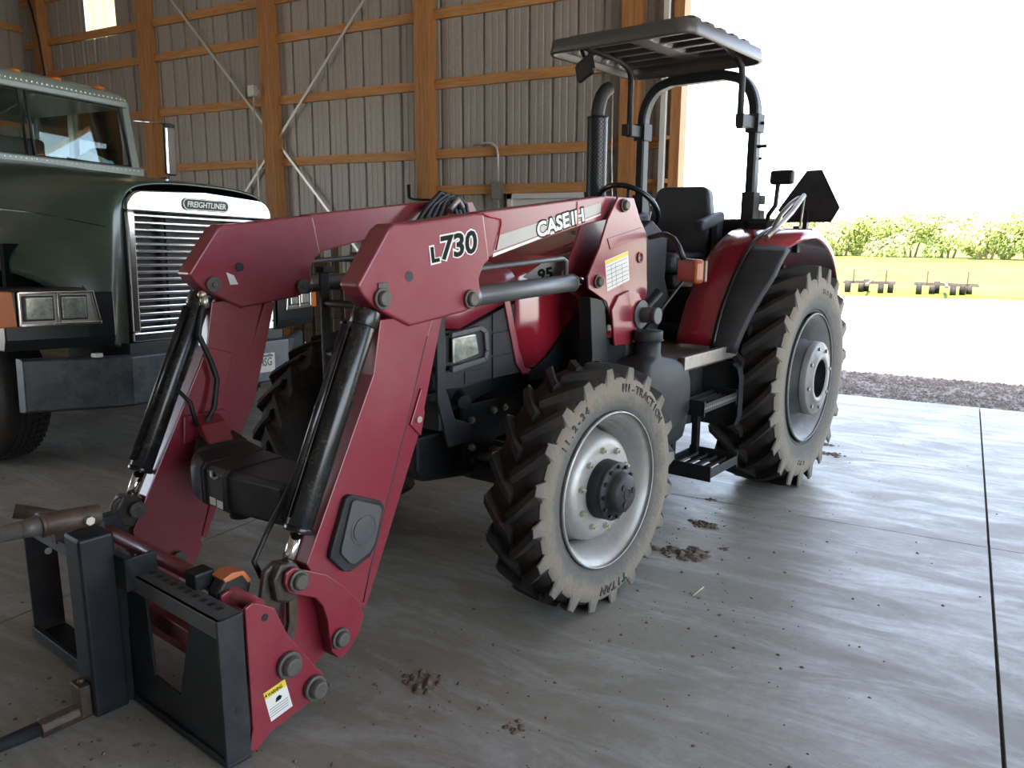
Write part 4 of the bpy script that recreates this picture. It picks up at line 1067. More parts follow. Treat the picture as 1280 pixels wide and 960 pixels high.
# ================================================================== LOADER
def yy(s_, a, b_): return (a, b_) if s_ > 0 else (-b_, -a)
def pin(mb, x, z, y, s_, r=.030, L_=.030):
    mb.cyl((x, s_*y, z), (x, s_*(y+L_*.45), z), r*1.25, 20).cyl((x, s_*(y+L_*.45), z), (x, s_*(y+L_), z), r, 20, r2=r*.8)
    return mb
for s_ in (1, -1):
    # upper arm with the boxed knee
    mb = MB()
    mb.prism([(.46, 1.706), (-.46, 1.800), (-.55, 1.800), (-.60, 1.765), (-.60, 1.735), (-.555, 1.70), (-.31, 1.668), (.40, 1.530), (.46, 1.50)], *yy(s_, .495, .570))
    arm = mb.mk('loader_arm', M['red'], T, bevel=.006)
    mb = MB()
    mb.prism([(.825, 1.662), (.50, 1.70), (.44, 1.70), (.405, 1.52), (.44, 1.50), (.468, 1.45), (.462, 1.40), (.485, 1.352), (.545, 1.326), (.695, 1.311), (.849, 1.296), (1.01, 1.373), (1.062, 1.418), (1.088, 1.455), (.945, 1.640), (.915, 1.658)], *yy(s_, .482, .580))
    kn = mb.mk('knee_box', M['red'], arm, bevel=.010, seg=3)
    # weld seam
    MB().tube([(.44, s_*.574, 1.700), (.40, s_*.574, 1.690), (.33, s_*.574, 1.682), (.325, s_*.574, 1.66), (.36, s_*.574, 1.56)], .0035, 6).mk('weld_seam', M['decal_red'], arm)
    # sight hole
    mb = MB()
    mb.cyl((.850, s_*.475, 1.475), (.850, s_*.5812, 1.475), .019, 20)
    mb.mk('sight_hole', M['hose'], arm)
    # lower leg
    mb = MB()
    mb.prism([(.72, 1.33), (.98, 1.33), (1.02, 1.14), (1.335, .545), (1.31, .50), (1.285, .44), (1.262, .36), (1.248, .28), (1.235, .20), (1.228, .158), (1.205, .16), (1.135, .215), (1.105, .255), (1.112, .29), (1.06, .44), (.845, .98)], *yy(s_, .500, .568))
    mb.prism([(1.02, 1.14), (1.34, .55), (1.405, .42), (1.40, .27), (1.345, .175), (1.285, .12), (1.225, .15), (1.135, .215), (1.10, .40), (.90, 1.10)], *yy(s_, .492, .499))
    leg = mb.mk('loader_leg', M['red'], arm, bevel=.005)
    # back flange strip beside the dark slot and gusset
    mb = MB(); mb.prism([(.665, 1.31), (.72, 1.31), (.838, 1.02), (1.058, .43), (1.105, .30), (1.085, .29), (1.0, .46), (.79, .90)], *yy(s_, .50, .562))
    mb.prism([(.79, 1.06), (.774, .965), (.797, .877), (.85, .93)], *yy(s_, .556, .572))
    mb.mk('leg_flange', M['red'], arm, bevel=.003)
    mb = MB(); mb.hexa((.812, s_*.570, .945), (.812, s_*.582, .945), .014).hexa((1.135, s_*.570, .262), (1.135, s_*.582, .262), .015)
    mb.mk('flange_bolt', M['zinc'], arm)
    # slot edge line
    MB().tube([(.752, s_*.565, 1.25), (.845, s_*.5655, 1.0), (1.062, s_*.5655, .44), (1.10, s_*.5655, .32)], .0045, 5).mk('slot_groove', M['hose'], arm)
    # ear plate that carries the bell crank pin
    mb = MB()
    mb.prism([(1.432, .515), (1.427, .55), (1.397, .560), (1.267, .49), (1.20, .425), (1.13, .34), (1.11, .28), (1.14, .215), (1.20, .165), (1.225, .160), (1.258, .20), (1.266, .26), (1.270, .32), (1.288, .385), (1.318, .425), (1.392, .465), (1.42, .482)], *yy(s_, .570, .584))
    mb.mk('ear_plate', M['red'], arm, bevel=.003)
    mb = MB()
    pin(mb, .985, 1.405, .580, s_); pin(mb, .528, 1.374, .580, s_)
    pin(mb, 1.385, .512, .584, s_, .030); pin(mb, 1.225, .240, .584, s_, .030)
    if s_ > 0:
        mb.b6(.955, 1.0, .58, .586, 1.40, 1.46)
    if s_ < 0 or True:   # inner ends
        for x, z in ((.985, 1.405), (.528, 1.374), (1.39, .512), (1.235, .245)):
            mb.cyl((x, s_*.482, z), (x, s_*.462, z), .034, 20).cyl((x, s_*.462, z), (x, s_*.455, z), .012, 12)
    mb.mk('pivot_pin', M['pin'], arm, bevel=.004)
    # lift cylinder with its pipe
    mb = MB(); mb.cyl((.46, s_*.535, 1.377), (-.24, s_*.535, 1.398), .040, 28).cyl((-.235, s_*.535, 1.398), (-.245, s_*.535, 1.398), .043, 28).cyl((.50, s_*.535, 1.376), (.45, s_*.535, 1.377), .044, 24)
    mb.mk('lift_cylinder', M['cyl_grey'], arm, bevel=.004)
    MB().cyl((-.24, s_*.535, 1.398), (-.36, s_*.535, 1.402), .022, 18).mk('lift_rod', M['rod'], arm)
    MB().tube([(.44, s_*.535, 1.42), (.44, s_*.535, 1.478), (.42, s_*.535, 1.488), (-.16, s_*.535, 1.512), (-.19, s_*.535, 1.50), (-.19, s_*.535, 1.43)], .0115, 10).mk('steel_pipe', M['cyl_grey'], arm)
    # tilt cylinder
    A_ = Vector((1.015, s_*.532, 1.345)); B_ = Vector((1.405, s_*.532, .512)); d = (B_-A_).normalized()
    mb = MB(); mb.cyl(A_, A_+d*.75, .046, 28).cyl(A_+d*.745, A_+d*.765, .050, 28).cyl(A_-d*.02, A_+d*.04, .05, 24)
    mb.mk('tilt_cylinder', M['cyl_black'], arm, bevel=.004)
    off = Vector((.055, -s_*.02, .02))
    MB().cyl(A_+off+d*.05, A_+off+d*.72, .013, 10).mk('tilt_cylinder_pipe', M['cyl_black'], arm)
    MB().cyl(A_+d*.76, B_-d*.03, .022, 20).mk('tilt_rod', M['rod'], arm)
    # bell crank (rod clevis) and link
    mb = MB()
    ck = [(1.46, .53), (1.43, .575), (1.375, .565), (1.34, .52), (1.345, .455), (1.40, .43), (1.45, .45)]
    mb.prism(ck, *yy(s_, .50, .562)); mb.prism([(1.47, .555), (1.43, .575), (1.40, .45), (1.455, .28), (1.49, .28), (1.50, .42)], *yy(s_, .505, .53))
    mb.mk('rod_clevis', M['clevis'], arm, bevel=.010, seg=2)
    MB().prism([(1.365, .50), (1.40, .50), (1.405, .36), (1.44, .26), (1.41, .24), (1.37, .35)], *yy(s_, .535, .556)).mk('bell_crank_link', M['rust'], arm, bevel=.004)
    # tower: open box column, plate outside and inside
    out = [(-.512, 1.795), (-.66, 1.795), (-.725, 1.70), (-.80, 1.62), (-.825, 1.35), (-.825, 1.245), (-.80, 1.225), (-.72, 1.12), (-.52, 1.12), (-.435, 1.30), (-.272, 1.372), (-.265, 1.43), (-.36, 1.56), (-.425, 1.69)]
    mb = MB(); mb.prism(out, *yy(s_, .596, .608)); mb.prism(out, *yy(s_, .452, .464))
    mb.prism([(-.80, 1.60), (-.825, 1.35), (-.825, 1.14), (-.80, 1.14), (-.80, 1.35), (-.775, 1.60)], *yy(s_, .464, .596))
    tw = mb.mk('loader_tower', M['red'], T, bevel=.003)
    mb = MB(); pin(mb, -.558, 1.757, .608, s_, .026); pin(mb, -.34, 1.402, .608, s_, .026); mb.cyl((-.558, s_*.452, 1.757), (-.558, s_*.44, 1.757), .03, 18)
    mb.mk('tower_pin', M['pin'], tw, bevel=.003)
    # crease bead on the plate and moulded arch cover
    mb = MB(); mb.prism([(-.42, 1.60), (-.745, 1.655), (-.755, 1.612), (-.45, 1.548)], *yy(s_, .608, .6115)); mb.mk('tower_bead', M['red'], tw, bevel=.002)
    mb = MB(); mb.prism([(-.46, 1.26), (-.52, 1.325), (-.62, 1.345), (-.72, 1.325), (-.775, 1.26), (-.79, 1.15), (-.74, 1.07), (-.50, 1.08)], *yy(s_, .608, .622)); mb.mk('tower_arch_cover', M['red'], tw, bevel=.005)
    mb = MB(); mb.lathe([(.609, .0), (.609, .026), (.615, .028), (.616, .022), (.610, .018)], (-.735, 0, 1.505), 'y', 24)
    if s_ < 0: mb.flip()
    mb.mk('tower_bore', M['red_dusty'], tw)
    mb = MB(); mb.cyl((-.74, s_*.62, 1.215), (-.74, s_*.635, 1.215), .075, 28).cyl((-.74, s_*.635, 1.215), (-.74, s_*.70, 1.215), .040, 24).cyl((-.74, s_*.70, 1.215), (-.74, s_*.725, 1.215), .043, 24)
    mb.prism([(-.68, 1.13), (-.80, 1.13), (-.78, 1.05), (-.72, 1.00)], *yy(s_, .61, .63))
    mb.mk('tower_stub', M['grey_plastic'], tw, bevel=.004)
    # black subframe under the tower
    mb = MB(); mb.prism([(-.30, 1.33), (-.43, 1.31), (-.47, 1.05), (-.50, .80), (-.32, .80), (-.33, 1.05)], *yy(s_, .53, .60)).prism([(-.47, 1.12), (-.66, 1.10), (-.80, .88), (-.50, .80)], *yy(s_, .57, .59))
    mb.prism([(-.28, .70), (-.28, .98), (-.38, 1.12), (-.48, 1.22), (-.58, 1.22), (-.70, 1.10), (-.86, .98), (-.86, .70)], *yy(s_, .30, .34))
    mb.b6(-.70, -.45, s_*.24, s_*.60, .74, .90)
    mb.prism([(-.40, 1.34), (-.36, 1.36), (-.60, 1.09), (-.64, 1.11)], *yy(s_, .596, .604))
    mb.mk('loader_subframe', M['black'], T, bevel=.006)
    MB().prism([(-.11, .965), (-.27, 1.035), (-.45, 1.175), (-.62, 1.25), (-.78, 1.25), (-.78, .93), (-.11, .93)], .372, .384).mk('engine_side_shield', M['black'], T, bevel=.004)
MB().prism([(-.60, 1.09), (-.66, 1.16), (-.74, 1.14), (-.76, 1.02), (-.68, .93), (-.62, .98)], *yy(s_, .34, .36)).mk('subframe_cover', M['grey_plastic'], T, bevel=.004)
MB().cyl((-.66, .36, .92), (-.66, .50, .92), .07, 24).cyl((-.70, .55, 1.16), (-.70, .55, .90), .062, 24).mk('filter_canister', M['grey_plastic'], T, bevel=.006)

# markings on the left (near) arm
def arm_pt(x, t):          # along the arm: x, t 0 lower edge .. 1 upper edge
    zu = 1.656+(.825-x)*.103; zl = 1.523+(.442-x)*.195; return Vector((x, .5712, zl+(zu-zl)*t))
mb = MB(); mb.prism([(.351, 1.615), (-.417, 1.768), (-.419, 1.722), (.372, 1.553)], .5708, .5716); mb.mk('arm_stripe', M['decal_silver'], T)
MB().prism([(.374, 1.546), (-.419, 1.717), (-.419, 1.709), (.377, 1.532)], .5708, .5716).mk('arm_pinstripe', M['decal_white'], T)
dx = Vector((-.793, 0, .17)).normalized(); dz = Vector((.17, 0, .793)).normalized()
def outlined(txt, O, w_, h_, mats, bold, name, sh=0.0, depth=.0008):
    mb = MB(); put_text(mb, txt, Vector(O)+Vector((0, .0004, 0))-dx*.0065-dz*.0065, dx, dz, w_+.013, h_+.013, bold+.055, depth, sh); mb.mk(name+'_outline', M[mats[0]], T, fix=False)
    mb = MB(); put_text(mb, txt, Vector(O)+Vector((0, .0012, 0)), dx, dz, w_, h_, bold, depth, sh); mb.mk(name, M[mats[1]], T, fix=False)
outlined('CASE', (.078, .5716, 1.604), .245, .066, ('decal_black', 'decal_white'), .035, 'arm_lettering')
mb = MB(); outlined('IH', (-.180, .5716, 1.659), .10, .062, ('decal_black', 'decal_white'), .03, 'arm_lettering')
mb = MB(); mb.prism([(-.214, 1.655), (-.224, 1.657), (-.226, 1.768), (-.216, 1.766)], .5730, .5738); mb.mk('arm_lettering', M['decal_red'], T)
dx = Vector((-1, 0, .13)).normalized(); dz = Vector((.13, 0, 1)).normalized()
outlined('L', (.735, .5808, 1.518), .042, .058, ('decal_white', 'decal_black'), .05, 'arm_number')
outlined('730', (.682, .5808, 1.525), .205, .090, ('decal_white', 'decal_black'), .03, 'arm_number', .10)
# small triangle sticker on the right arm
MB().prism([(.915, 1.455), (.88, 1.44), (.86, 1.40), (.90, 1.40)], -.4815, -.4800).mk('triangle_sticker', M['decal_white'], T)
# load chart on tower
MB().prism([(-.405, 1.497), (-.617, 1.540), (-.641, 1.395), (-.433, 1.350)], .6085, .6095).mk('load_chart', M['decal_white'], T)
mb = MB(); mb.prism([(-.407, 1.494), (-.617, 1.537), (-.620, 1.520), (-.410, 1.476)], .6096, .6100); mb.mk('load_chart_band', M['decal_yellow'], T)
mb = MB()
for k in range(6):
    t = .02*k; mb.prism([(-.42-.003*k, 1.468-t), (-.61-.003*k, 1.507-t), (-.61-.003*k, 1.504-t), (-.42-.003*k, 1.465-t)], .6096, .6100)
for x in (-.46, -.50, -.56): mb.prism([(x, 1.475), (x-.003, 1.476), (x-.022, 1.37), (x-.019, 1.369)], .6096, .6100)
mb.mk('load_chart_print', M['decal_grey'], T)
# moulded oval cover on the near leg
mb = MB(); mb.prism([(1.178, .739), (1.155, .745), (1.02, .685), (1.006, .66), (1.05, .53), (1.08, .495), (1.17, .468), (1.20, .48), (1.255, .545), (1.25, .57)], .568, .592)
cv = mb.mk('leg_cover', M['plastic'], T, bevel=.005)
MB().prism([(1.160, .722), (1.145, .725), (1.035, .675), (1.026, .655), (1.065, .54), (1.09, .515), (1.16, .495), (1.18, .505), (1.215, .55), (1.213, .57)], .592, .602).mk('cover_face', M['grey_plastic'], cv, bevel=.004)
mb = MB(); mb.cyl((1.115, .60, .61), (1.115, .606, .61), .046, 32).lathe([(.602, .053), (.606, .055), (.602, .058)], (1.115, 0, .61), 'y', 32); mb.mk('cover_disc', M['grey_plastic'], cv)

# cross tube and the valve housing between the arms
mb = MB(); mb.loft([[(x+dx_, y, z+dz_) for dx_, dz_ in ((.06, .055), (-.06, .055), (-.06, -.055), (.06, -.055))] for y, x, z in ((-.50, 1.05, .80), (-.40, 1.07, .77), (-.26, 1.10, .66), (.26, 1.10, .66), (.40, 1.09, .66), (.50, 1.09, .66))], smooth=False)
mb.mk('cross_tube', M['red'], T, bevel=.008)
mb = MB(); mb.prism([(1.16, .86), (.97, .86), (.94, .83), (.94, .75), (1.17, .74)], -.492, -.475); mb.mk('tube_collar', M['red'], T, bevel=.006)
mb = MB()
def hs_(y, x0, x1, z0, z1, c=.02): return [(x0, y, z0), (x1-c, y, z0), (x1, y, z0+c), (x1, y, z1-c), (x1-c, y, z1), (x0, y, z1)]
mb.loft([hs_(-.40, .98, 1.16, .60, .78), hs_(-.31, .98, 1.22, .57, .76), hs_(-.29, .98, 1.24, .565, .75), hs_(-.18, .98, 1.265, .555, .735), hs_(-.175, .98, 1.255, .555, .73), hs_(-.05, .98, 1.255, .55, .725), hs_(-.045, .98, 1.24, .55, .72), hs_(.24, .98, 1.20, .55, .72), hs_(.36, .98, 1.15, .56, .715)], smooth=False)
vh = mb.mk('valve_housing', M['plastic'], T, bevel=.006)
mb = MB(); mb.loft([hs_(-.30, 1.19, 1.235, .585, .745, .02), hs_(-.25, 1.20, 1.27, .575, .735, .03), hs_(-.19, 1.22, 1.275, .565, .733, .02)], smooth=True); mb.mk('housing_curved_panel', M['grey_plastic'], vh)
MB().b6(1.2555, 1.2575, -.145, -.105, .575, .605).b6(1.2555, 1.2575, -.095, -.055, .572, .602).mk('housing_sticker', M['decal_white'], vh)
MB().cyl((1.17, -.07, .56), (1.17, -.07, .515), .045, 20).mk('housing_knob', M['hose'], vh, bevel=.006)
mb = MB(); mb.tube([(1.256, -.12, .715), (1.262, -.11, .695), (1.262, -.09, .69), (1.256, -.075, .70)], .006, 6); mb.mk('housing_hook', M['steel'], vh)
# hoses
mb = MB()
mb.tube([(1.02, -.47, 1.345), (1.05, -.465, 1.30), (1.075, -.46, 1.20), (1.03, -.455, 1.08), (1.01, -.45, 1.0), (1.04, -.44, .88), (1.11, -.43, .80), (1.14, -.41, .72)], .012, 8)
mb.tube([(1.20, -.53, .96), (1.17, -.48, .97), (1.14, -.45, .92), (1.13, -.43, .82)], .009, 8)
mb.mk('hydraulic_hose', M['hose'], T)
MB().cyl((1.035, -.472, 1.36), (1.03, -.468, 1.31), .017, 10).sphere((1.04, -.472, 1.365), .018).mk('hose_fitting', M['zinc'], T)
mb = MB(); mb.tube([(1.43, .45, .50), (1.45, .44, .56), (1.38, .42, .64), (1.32, .41, .70), (1.22, .38, .80)], .010, 8)
mb.tube([(1.10, .42, 1.10), (1.14, .40, 1.02), (1.15, .40, .92), (1.17, .42, .80)], .010, 8)
mb.mk('hydraulic_hose', M['hose'], T)
MB().tube([(1.03, .44, 1.18), (1.06, .42, 1.13), (1.075, .41, 1.05), (1.085, .42, .98)], .016, 8).mk('steel_hose_end', M['steel'], T)
for k in range(4):
    MB().tube([(-.15-.04*k, -.40+.01*k, 1.66), (-.26-.045*k, -.42, 1.76+.01*k), (-.37-.045*k, -.43, 1.835-.006*k), (-.46-.04*k, -.43, 1.81-.01*k), (-.50-.03*k, -.42, 1.70), (-.52-.03*k, -.40, 1.58)], .0135, 10).mk('hydraulic_hose', M['hose'], T)
MB().tube([(-.40, -.39, 1.74), (-.47, -.39, 1.80), (-.50, -.39, 1.76)], .02, 8).mk('steel_hose_end', M['steel'], T)

# quick attach carrier: side plates, cross tubes
for s_ in (1, -1):
    mb = MB(); mb.prism([(1.60, .505), (1.575, .515), (1.552, .505), (1.498, .470), (1.455, .36), (1.36, .21), (1.325, .165), (1.325, .125), (1.355, .09), (1.539, .055), (1.59, .02), (1.615, .03), (1.60, .10)], *yy(s_, .602, .616))
    cp = mb.mk('carrier_plate', M['red'], T, bevel=.003)
    mb = MB(); mb.prism([(1.60, .505), (1.575, .515), (1.552, .505), (1.498, .470), (1.455, .36), (1.36, .21), (1.34, .12), (1.539, .055), (1.60, .10)], *yy(s_, .47, .484)); mb.mk('carrier_inner_plate', M['red'], cp, bevel=.003)
    mb = MB(); pin(mb, 1.462, .260, .616, s_, .036, .04); pin(mb, 1.368, .135, .616, s_, .034, .045)
    mb.mk('carrier_pin', M['pin'], cp, bevel=.004)
    MB().cyl((1.535, s_*.616, .452), (1.535, s_*.6175, .452), .012, 14).mk('carrier_hole', M['hose'], cp)
MB().cyl((1.545, -.60, .485), (1.545, .60, .485), .026, 20).mk('carrier_cross_tube', M['red_dusty'], T)
MB().b6(1.50, 1.56, -.58, .58, .20, .27).b6(1.44, 1.50, -.48, .48, .10, .16).mk('carrier_lower_tube', M['red_dusty'], T, bevel=.006)
for y in (.43, -.43):
    mb = MB(); mb.prism([(1.60, .40), (1.60, .50), (1.565, .545), (1.50, .545), (1.475, .50), (1.49, .44)], y-.03, y+.03)
    mb.mk('latch_lever', M['plastic'], T, bevel=.01)
MB().prism([(1.578, .548), (1.545, .560), (1.50, .552), (1.475, .51), (1.49, .505), (1.51, .54), (1.57, .535)], .395, .465).mk('latch_grip', M['orange_paint'], T, bevel=.003)
MB().b6(1.56, 1.63, .32, .39, .50, .56).mk('latch_block', M['black'], T, bevel=.008)
# warning label on the carrier plate
ld = Vector((-.081, 0, .009)).normalized()
MB().prism([(1.557, .201), (1.476, .214), (1.452, .106), (1.535, .092)], .6165, .6172).mk('warning_label', M['decal_white'], T)
MB().prism([(1.557, .201), (1.476, .214), (1.471, .189), (1.552, .176)], .6172, .6177).mk('warning_band', M['decal_yellow'], T)
mb = MB(); put_text(mb, 'WARNING', Vector((1.541, .6178, .182)), (-.9877, 0, .156), (.156, 0, .9877), .055, .013, .03, .0005)
mb.prism([(1.553, .184), (1.544, .186), (1.548, .197)], .6178, .6182)
for k in range(4): mb.prism([(1.538, .135-.009*k), (1.468, .147-.009*k), (1.468, .1455-.009*k), (1.538, .1335-.009*k)], .6173, .6177)
mb.prism([(1.515, .150), (1.495, .153), (1.490, .162), (1.50, .170), (1.512, .165)], .6173, .6177)
mb.mk('label_print', M['decal_black'], T)

# ================================================================== BALE SPEAR FRAME (hangs on the loader, its own thing)
S = empty('bale_spear_frame', tuple(T.location), T.rotation_euler[2], 'black steel spear frame hooked on the front of the red loader', 'bale spear')
mb = MB()
mb.b6(1.62, 1.735, -.70, -.06, .50, .512).b6(1.722, 1.735, -.70, -.06, .465, .512)
mb.b6(1.618, 1.705, .02, .63, .492, .508).b6(1.690, 1.705, .02, .63, .452, .508)
top_ = mb.mk('top_rail', M['grey_plastic'], S, bevel=.003)
mb = MB()
for k in range(11): mb.b6(1.640, 1.660, .10+k*.045, .118+k*.045, .5065, .5095)
mb.mk('rail_slot', M['hose'], top_)
for y0, y1 in ((.622, .634), (-.712, -.70)):
    mb = MB(); mb.b6(1.620, 1.705 if y0 > 0 else 1.735, y0, y1, .035, .508)
    ep = mb.mk('end_plate', M['plastic'], S, bevel=.003)
    MB().cyl((1.655, y0-.0015, .20 if y0 > 0 else .36), (1.655, y1+.0015, .20 if y0 > 0 else .36), .014, 16).mk('plate_hole', M['hose' if y0 > 0 else 'decal_white'], ep)
mb = MB(); mb.b6(1.62, 1.705, -.70, .634, .022, .036).b6(1.693, 1.705, .06, .622, .036, .05)
mb.b6(1.62, 1.74, -.715, -.05, .012, .030).b6(1.725, 1.742, -.715, .0, .012, .062)
mb.mk('bottom_rail', M['black'], S, bevel=.003)
# front sheet: solid below and at the right, cut-out window near the mast
mb = MB(); mb.prism([(.04, .03), (.622, .03), (.622, .455), (.46, .455), (.36, .16), (.20, .17), (.18, .455), (.04, .455)], 1.685, 1.695, 'yz')
mb.mk('front_sheet', M['black'], S, bevel=.002)
mb = MB(); mb.prism([(-.30, .50), (-.285, .50), (-.18, .03), (-.195, .03)], 1.62, 1.70, 'yz').prism([(-.16, .50), (-.06, .50), (-.06, .03), (-.16, .03)], 1.62, 1.64, 'yz')
mb.mk('diagonal_gusset', M['black'], S, bevel=.002)
# mast
mb = MB(); mb.b6(1.72, 1.835, -.055, .06, .02, .655)
mast = mb.mk('mast', M['black'], S, bevel=.012, seg=3)
MB().b6(1.70, 1.73, -.05, .135, .46, .575).b6(1.62, 1.73, .12, .135, .50, .575).mk('mast_bracket', M['black'], S, bevel=.004)
MB().b6(1.70, 1.80, -.12, -.05, .60, .66).mk('mast_top_plate', M['plastic'], S, bevel=.004)
mb = MB(); mb.cyl((1.735, .0, .705), (1.905, -.02, .712), .034, 24, r2=.037).cyl((1.90, -.02, .712), (1.915, -.02, .712), .041, 24)
sl = mb.mk('spear_sleeve', M['rust'], S, bevel=.004)
MB().hexa((1.785, .03, .705), (1.785, .048, .705), .015).mk('sleeve_bolt', M['zinc'], sl)
mb = MB(); mb.cyl((1.91, -.02, .712), (1.97, -.02, .714), .034, 16, r2=.027).cyl((1.97, -.02, .714), (2.75, -.02, .73), .027, 16, r2=.007)
mb.mk('bale_spear', M['pin'], S)
mb = MB(); mb.b6(1.835, 1.87, -.04, .035, .03, .14).cyl((1.72, .0, .045), (1.985, -.01, .035), .034, 8).hexa((1.85, .0, .14), (1.85, .0, .155), .012)
sl2 = mb.mk('spear_sleeve', M['rust'], S, bevel=.004)
mb = MB(); mb.cyl((1.95, -.01, .036), (2.60, -.02, .045), .026, 16, r2=.008)
mb.mk('bale_spear', M['plastic'], S)
MB().b6(1.655, 1.72, -.05, .05, .30, .45).b6(1.70, 1.725, -.05, .05, .03, .30).mk('mast_mount', M['black'], S)
# far side spear stub
mb = MB(); mb.cyl((1.72, -.40, .60), (1.84, -.45, .64), .020, 10, r2=.028); mb.b6(1.70, 1.74, -.42, -.38, .50, .61)
mb.mk('spear_socket', M['rust'], S)

# ================================================================== TRUCK (own frame: +x forward, +y towards the far wall)
K = empty('truck', (-5.0, 4.06, 0), math.radians(1.6), 'dark green semi truck cab with chrome grille parked behind the loader', 'truck')
LEAN = Matrix.Rotation(-.034, 4, 'X')
def lean(o): 
    o.matrix_local = LEAN @ o.matrix_local if False else LEAN; return o
def km(mb, name, mat, parent=None, **kw):
    """part of the leaning body (the lean is in the mesh so children stay simple)"""
    mb.xf(LEAN); return mb.mk(name, M[mat], parent or K, **kw)
# bonnet shell by cross sections, half outline from crown to lower edge
def half_sec(x, pts): return [(x, y, z) for y, z in pts]
S0 = [
 (0.00, [(0, 1.945), (.30, 1.94), (.53, 1.912), (.625, 1.865), (.665, 1.77), (.668, 1.60), (.668, 1.40), (.668, 1.22), (.668, 1.05), (.668, .95), (.668, .87), (.668, .80)]),
 (-.025, [(0, 1.96), (.31, 1.955), (.56, 1.93), (.665, 1.88), (.725, 1.78), (.735, 1.61), (.737, 1.42), (.74, 1.24), (.745, 1.07), (.745, .97), (.745, .89), (.74, .81)]),
 (-.08, [(0, 1.965), (.31, 1.96), (.56, 1.935), (.68, 1.885), (.75, 1.79), (.77, 1.62), (.78, 1.45), (.795, 1.28), (.81, 1.12), (.82, 1.02), (.83, .94), (.80, .84)]),
 (-.20, [(0, 1.985), (.33, 1.98), (.60, 1.95), (.74, 1.89), (.82, 1.80), (.86, 1.66), (.89, 1.54), (.93, 1.44), (.97, 1.36), (.99, 1.30), (.99, 1.24), (.97, 1.20)]),
 (-.45, [(0, 2.01), (.35, 2.005), (.64, 1.97), (.80, 1.90), (.88, 1.81), (.94, 1.70), (1.0, 1.61), (1.08, 1.54), (1.16, 1.48), (1.20, 1.43), (1.21, 1.38), (1.20, 1.34)]),
 (-1.0, [(0, 2.07), (.38, 2.06), (.70, 2.02), (.86, 1.93), (.94, 1.84), (1.0, 1.74), (1.07, 1.66), (1.14, 1.59), (1.20, 1.54), (1.23, 1.48), (1.24, 1.42), (1.235, 1.38)]),
 (-1.55, [(0, 2.13), (.40, 2.12), (.75, 2.07), (.90, 1.97), (.96, 1.86), (1.0, 1.75), (1.05, 1.65), (1.12, 1.55), (1.19, 1.46), (1.22, 1.36), (1.23, 1.26), (1.23, 1.15)]),
 (-2.0, [(0, 2.19), (.42, 2.18), (.80, 2.13), (.95, 2.02), (1.0, 1.88), (1.02, 1.75), (1.03, 1.6), (1.03, 1.4), (1.03, 1.2), (1.03, 1.0), (1.03, .85), (1.03, .7)])]
secs = [[(x, y, z) for y, z in pts]+[(x, -y, z) for y, z in pts[1:]][::1] for x, pts in S0]
secs = [[(x, y, z) for y, z in pts[::-1]]+[(x, -y, z) for y, z in pts[1:]] for x, pts in S0]
mb = MB(); mb.loft(secs, cap=False, closed=False)
hood = km(mb, 'bonnet', 'truck_green', solid=.012, fix=False)
sd_ = hood.modifiers.new('sub', 'SUBSURF'); sd_.levels = 2; sd_.render_levels = 2
hood.modifiers.move(1, 0)
# bonnet side seam
for s_ in (1, -1):
    km(MB().tube([(-.03, s_*.737, 1.62), (-.06, s_*.772, 1.63), (-.2, s_*.865, 1.66), (-.45, s_*.945, 1.705), (-1.0, s_*1.01, 1.745)], .004, 5), 'bonnet_seam', 'black_gloss', hood)
# grille
gp = []
for k in range(0, 13):
    a = k/12*PI/2; gp.append((.655-.15*(1-math.sin(a)), 1.735+.15*math.cos(a)*-1+.15-.0)) 
outer = [(-.66, .84), (.66, .84)]+[(.66-.13*(1-math.cos(a)), 1.755+.125*math.sin(a)) for a in [k/8*PI/2 for k in range(9)]]+[(.0, 1.905)]+[(-.66+.13*(1-math.cos(a)), 1.755+.125*math.sin(a)) for a in [k/8*PI/2 for k in range(8, -1, -1)]]
inner = [(-.60, .91), (.60, .91), (.60, 1.735), (-.60, 1.735)]
mb = MB()
def frame_strip(a, b_): mb.prism([a[0], a[1], b_[1], b_[0]], .0, .05, 'yz')
mb.prism([(-.66, .84), (.66, .84), (.66, .91), (-.66, .91)], 0, .05, 'yz').prism([(-.66, .91), (-.60, .91), (-.60, 1.735), (-.66, 1.735)], 0, .05, 'yz').prism([(.60, .91), (.66, .91), (.66, 1.735), (.60, 1.735)], 0, .05, 'yz')
mb.prism([(-.66, 1.735), (.66, 1.735)]+outer[2:], 0, .05, 'yz')
gf = km(mb, 'grille_frame', 'chrome', bevel=.012, seg=3)
for k in range(17):
    z = .935+k*.0485
    km(MB().b6(.012, .042, -.602, .602, z-.0125, z+.0125), 'grille_bar', 'chrome', gf, bevel=.009)
km(MB().b6(-.10, -.05, -.62, .62, .86, 1.75), 'radiator', 'hose', gf)
km(MB().b6(-.01, .012, -.33, -.28, .90, 1.74).b6(-.01, .012, .28, .33, .90, 1.74), 'grille_support', 'plastic', gf)
mb = MB()
def oval(hx, hz, n=10): return [(sx*(hx-hz)+hz*math.cos(a), 1.81+hz*math.sin(a)) for sx, a in [(1, -PI/2+k/n*PI) for k in range(n+1)]+[(-1, PI/2+k/n*PI) for k in range(n+1)]]
em = km(MB().prism(oval(.215, .046), .05, .062, 'yz'), 'emblem', 'steel', gf, bevel=.004)
km(MB().prism(oval(.20, .034), .062, .0635, 'yz'), 'emblem_field', 'plastic', em)
mb = MB(); put_text(mb, 'FREIGHTLINER', Vector((.0635, -.178, 1.789)), (0, 1, 0), (0, 0, 1), .356, .042, .02, .004, .15)
km(mb, 'emblem_lettering', 'decal_white', em, fix=False)
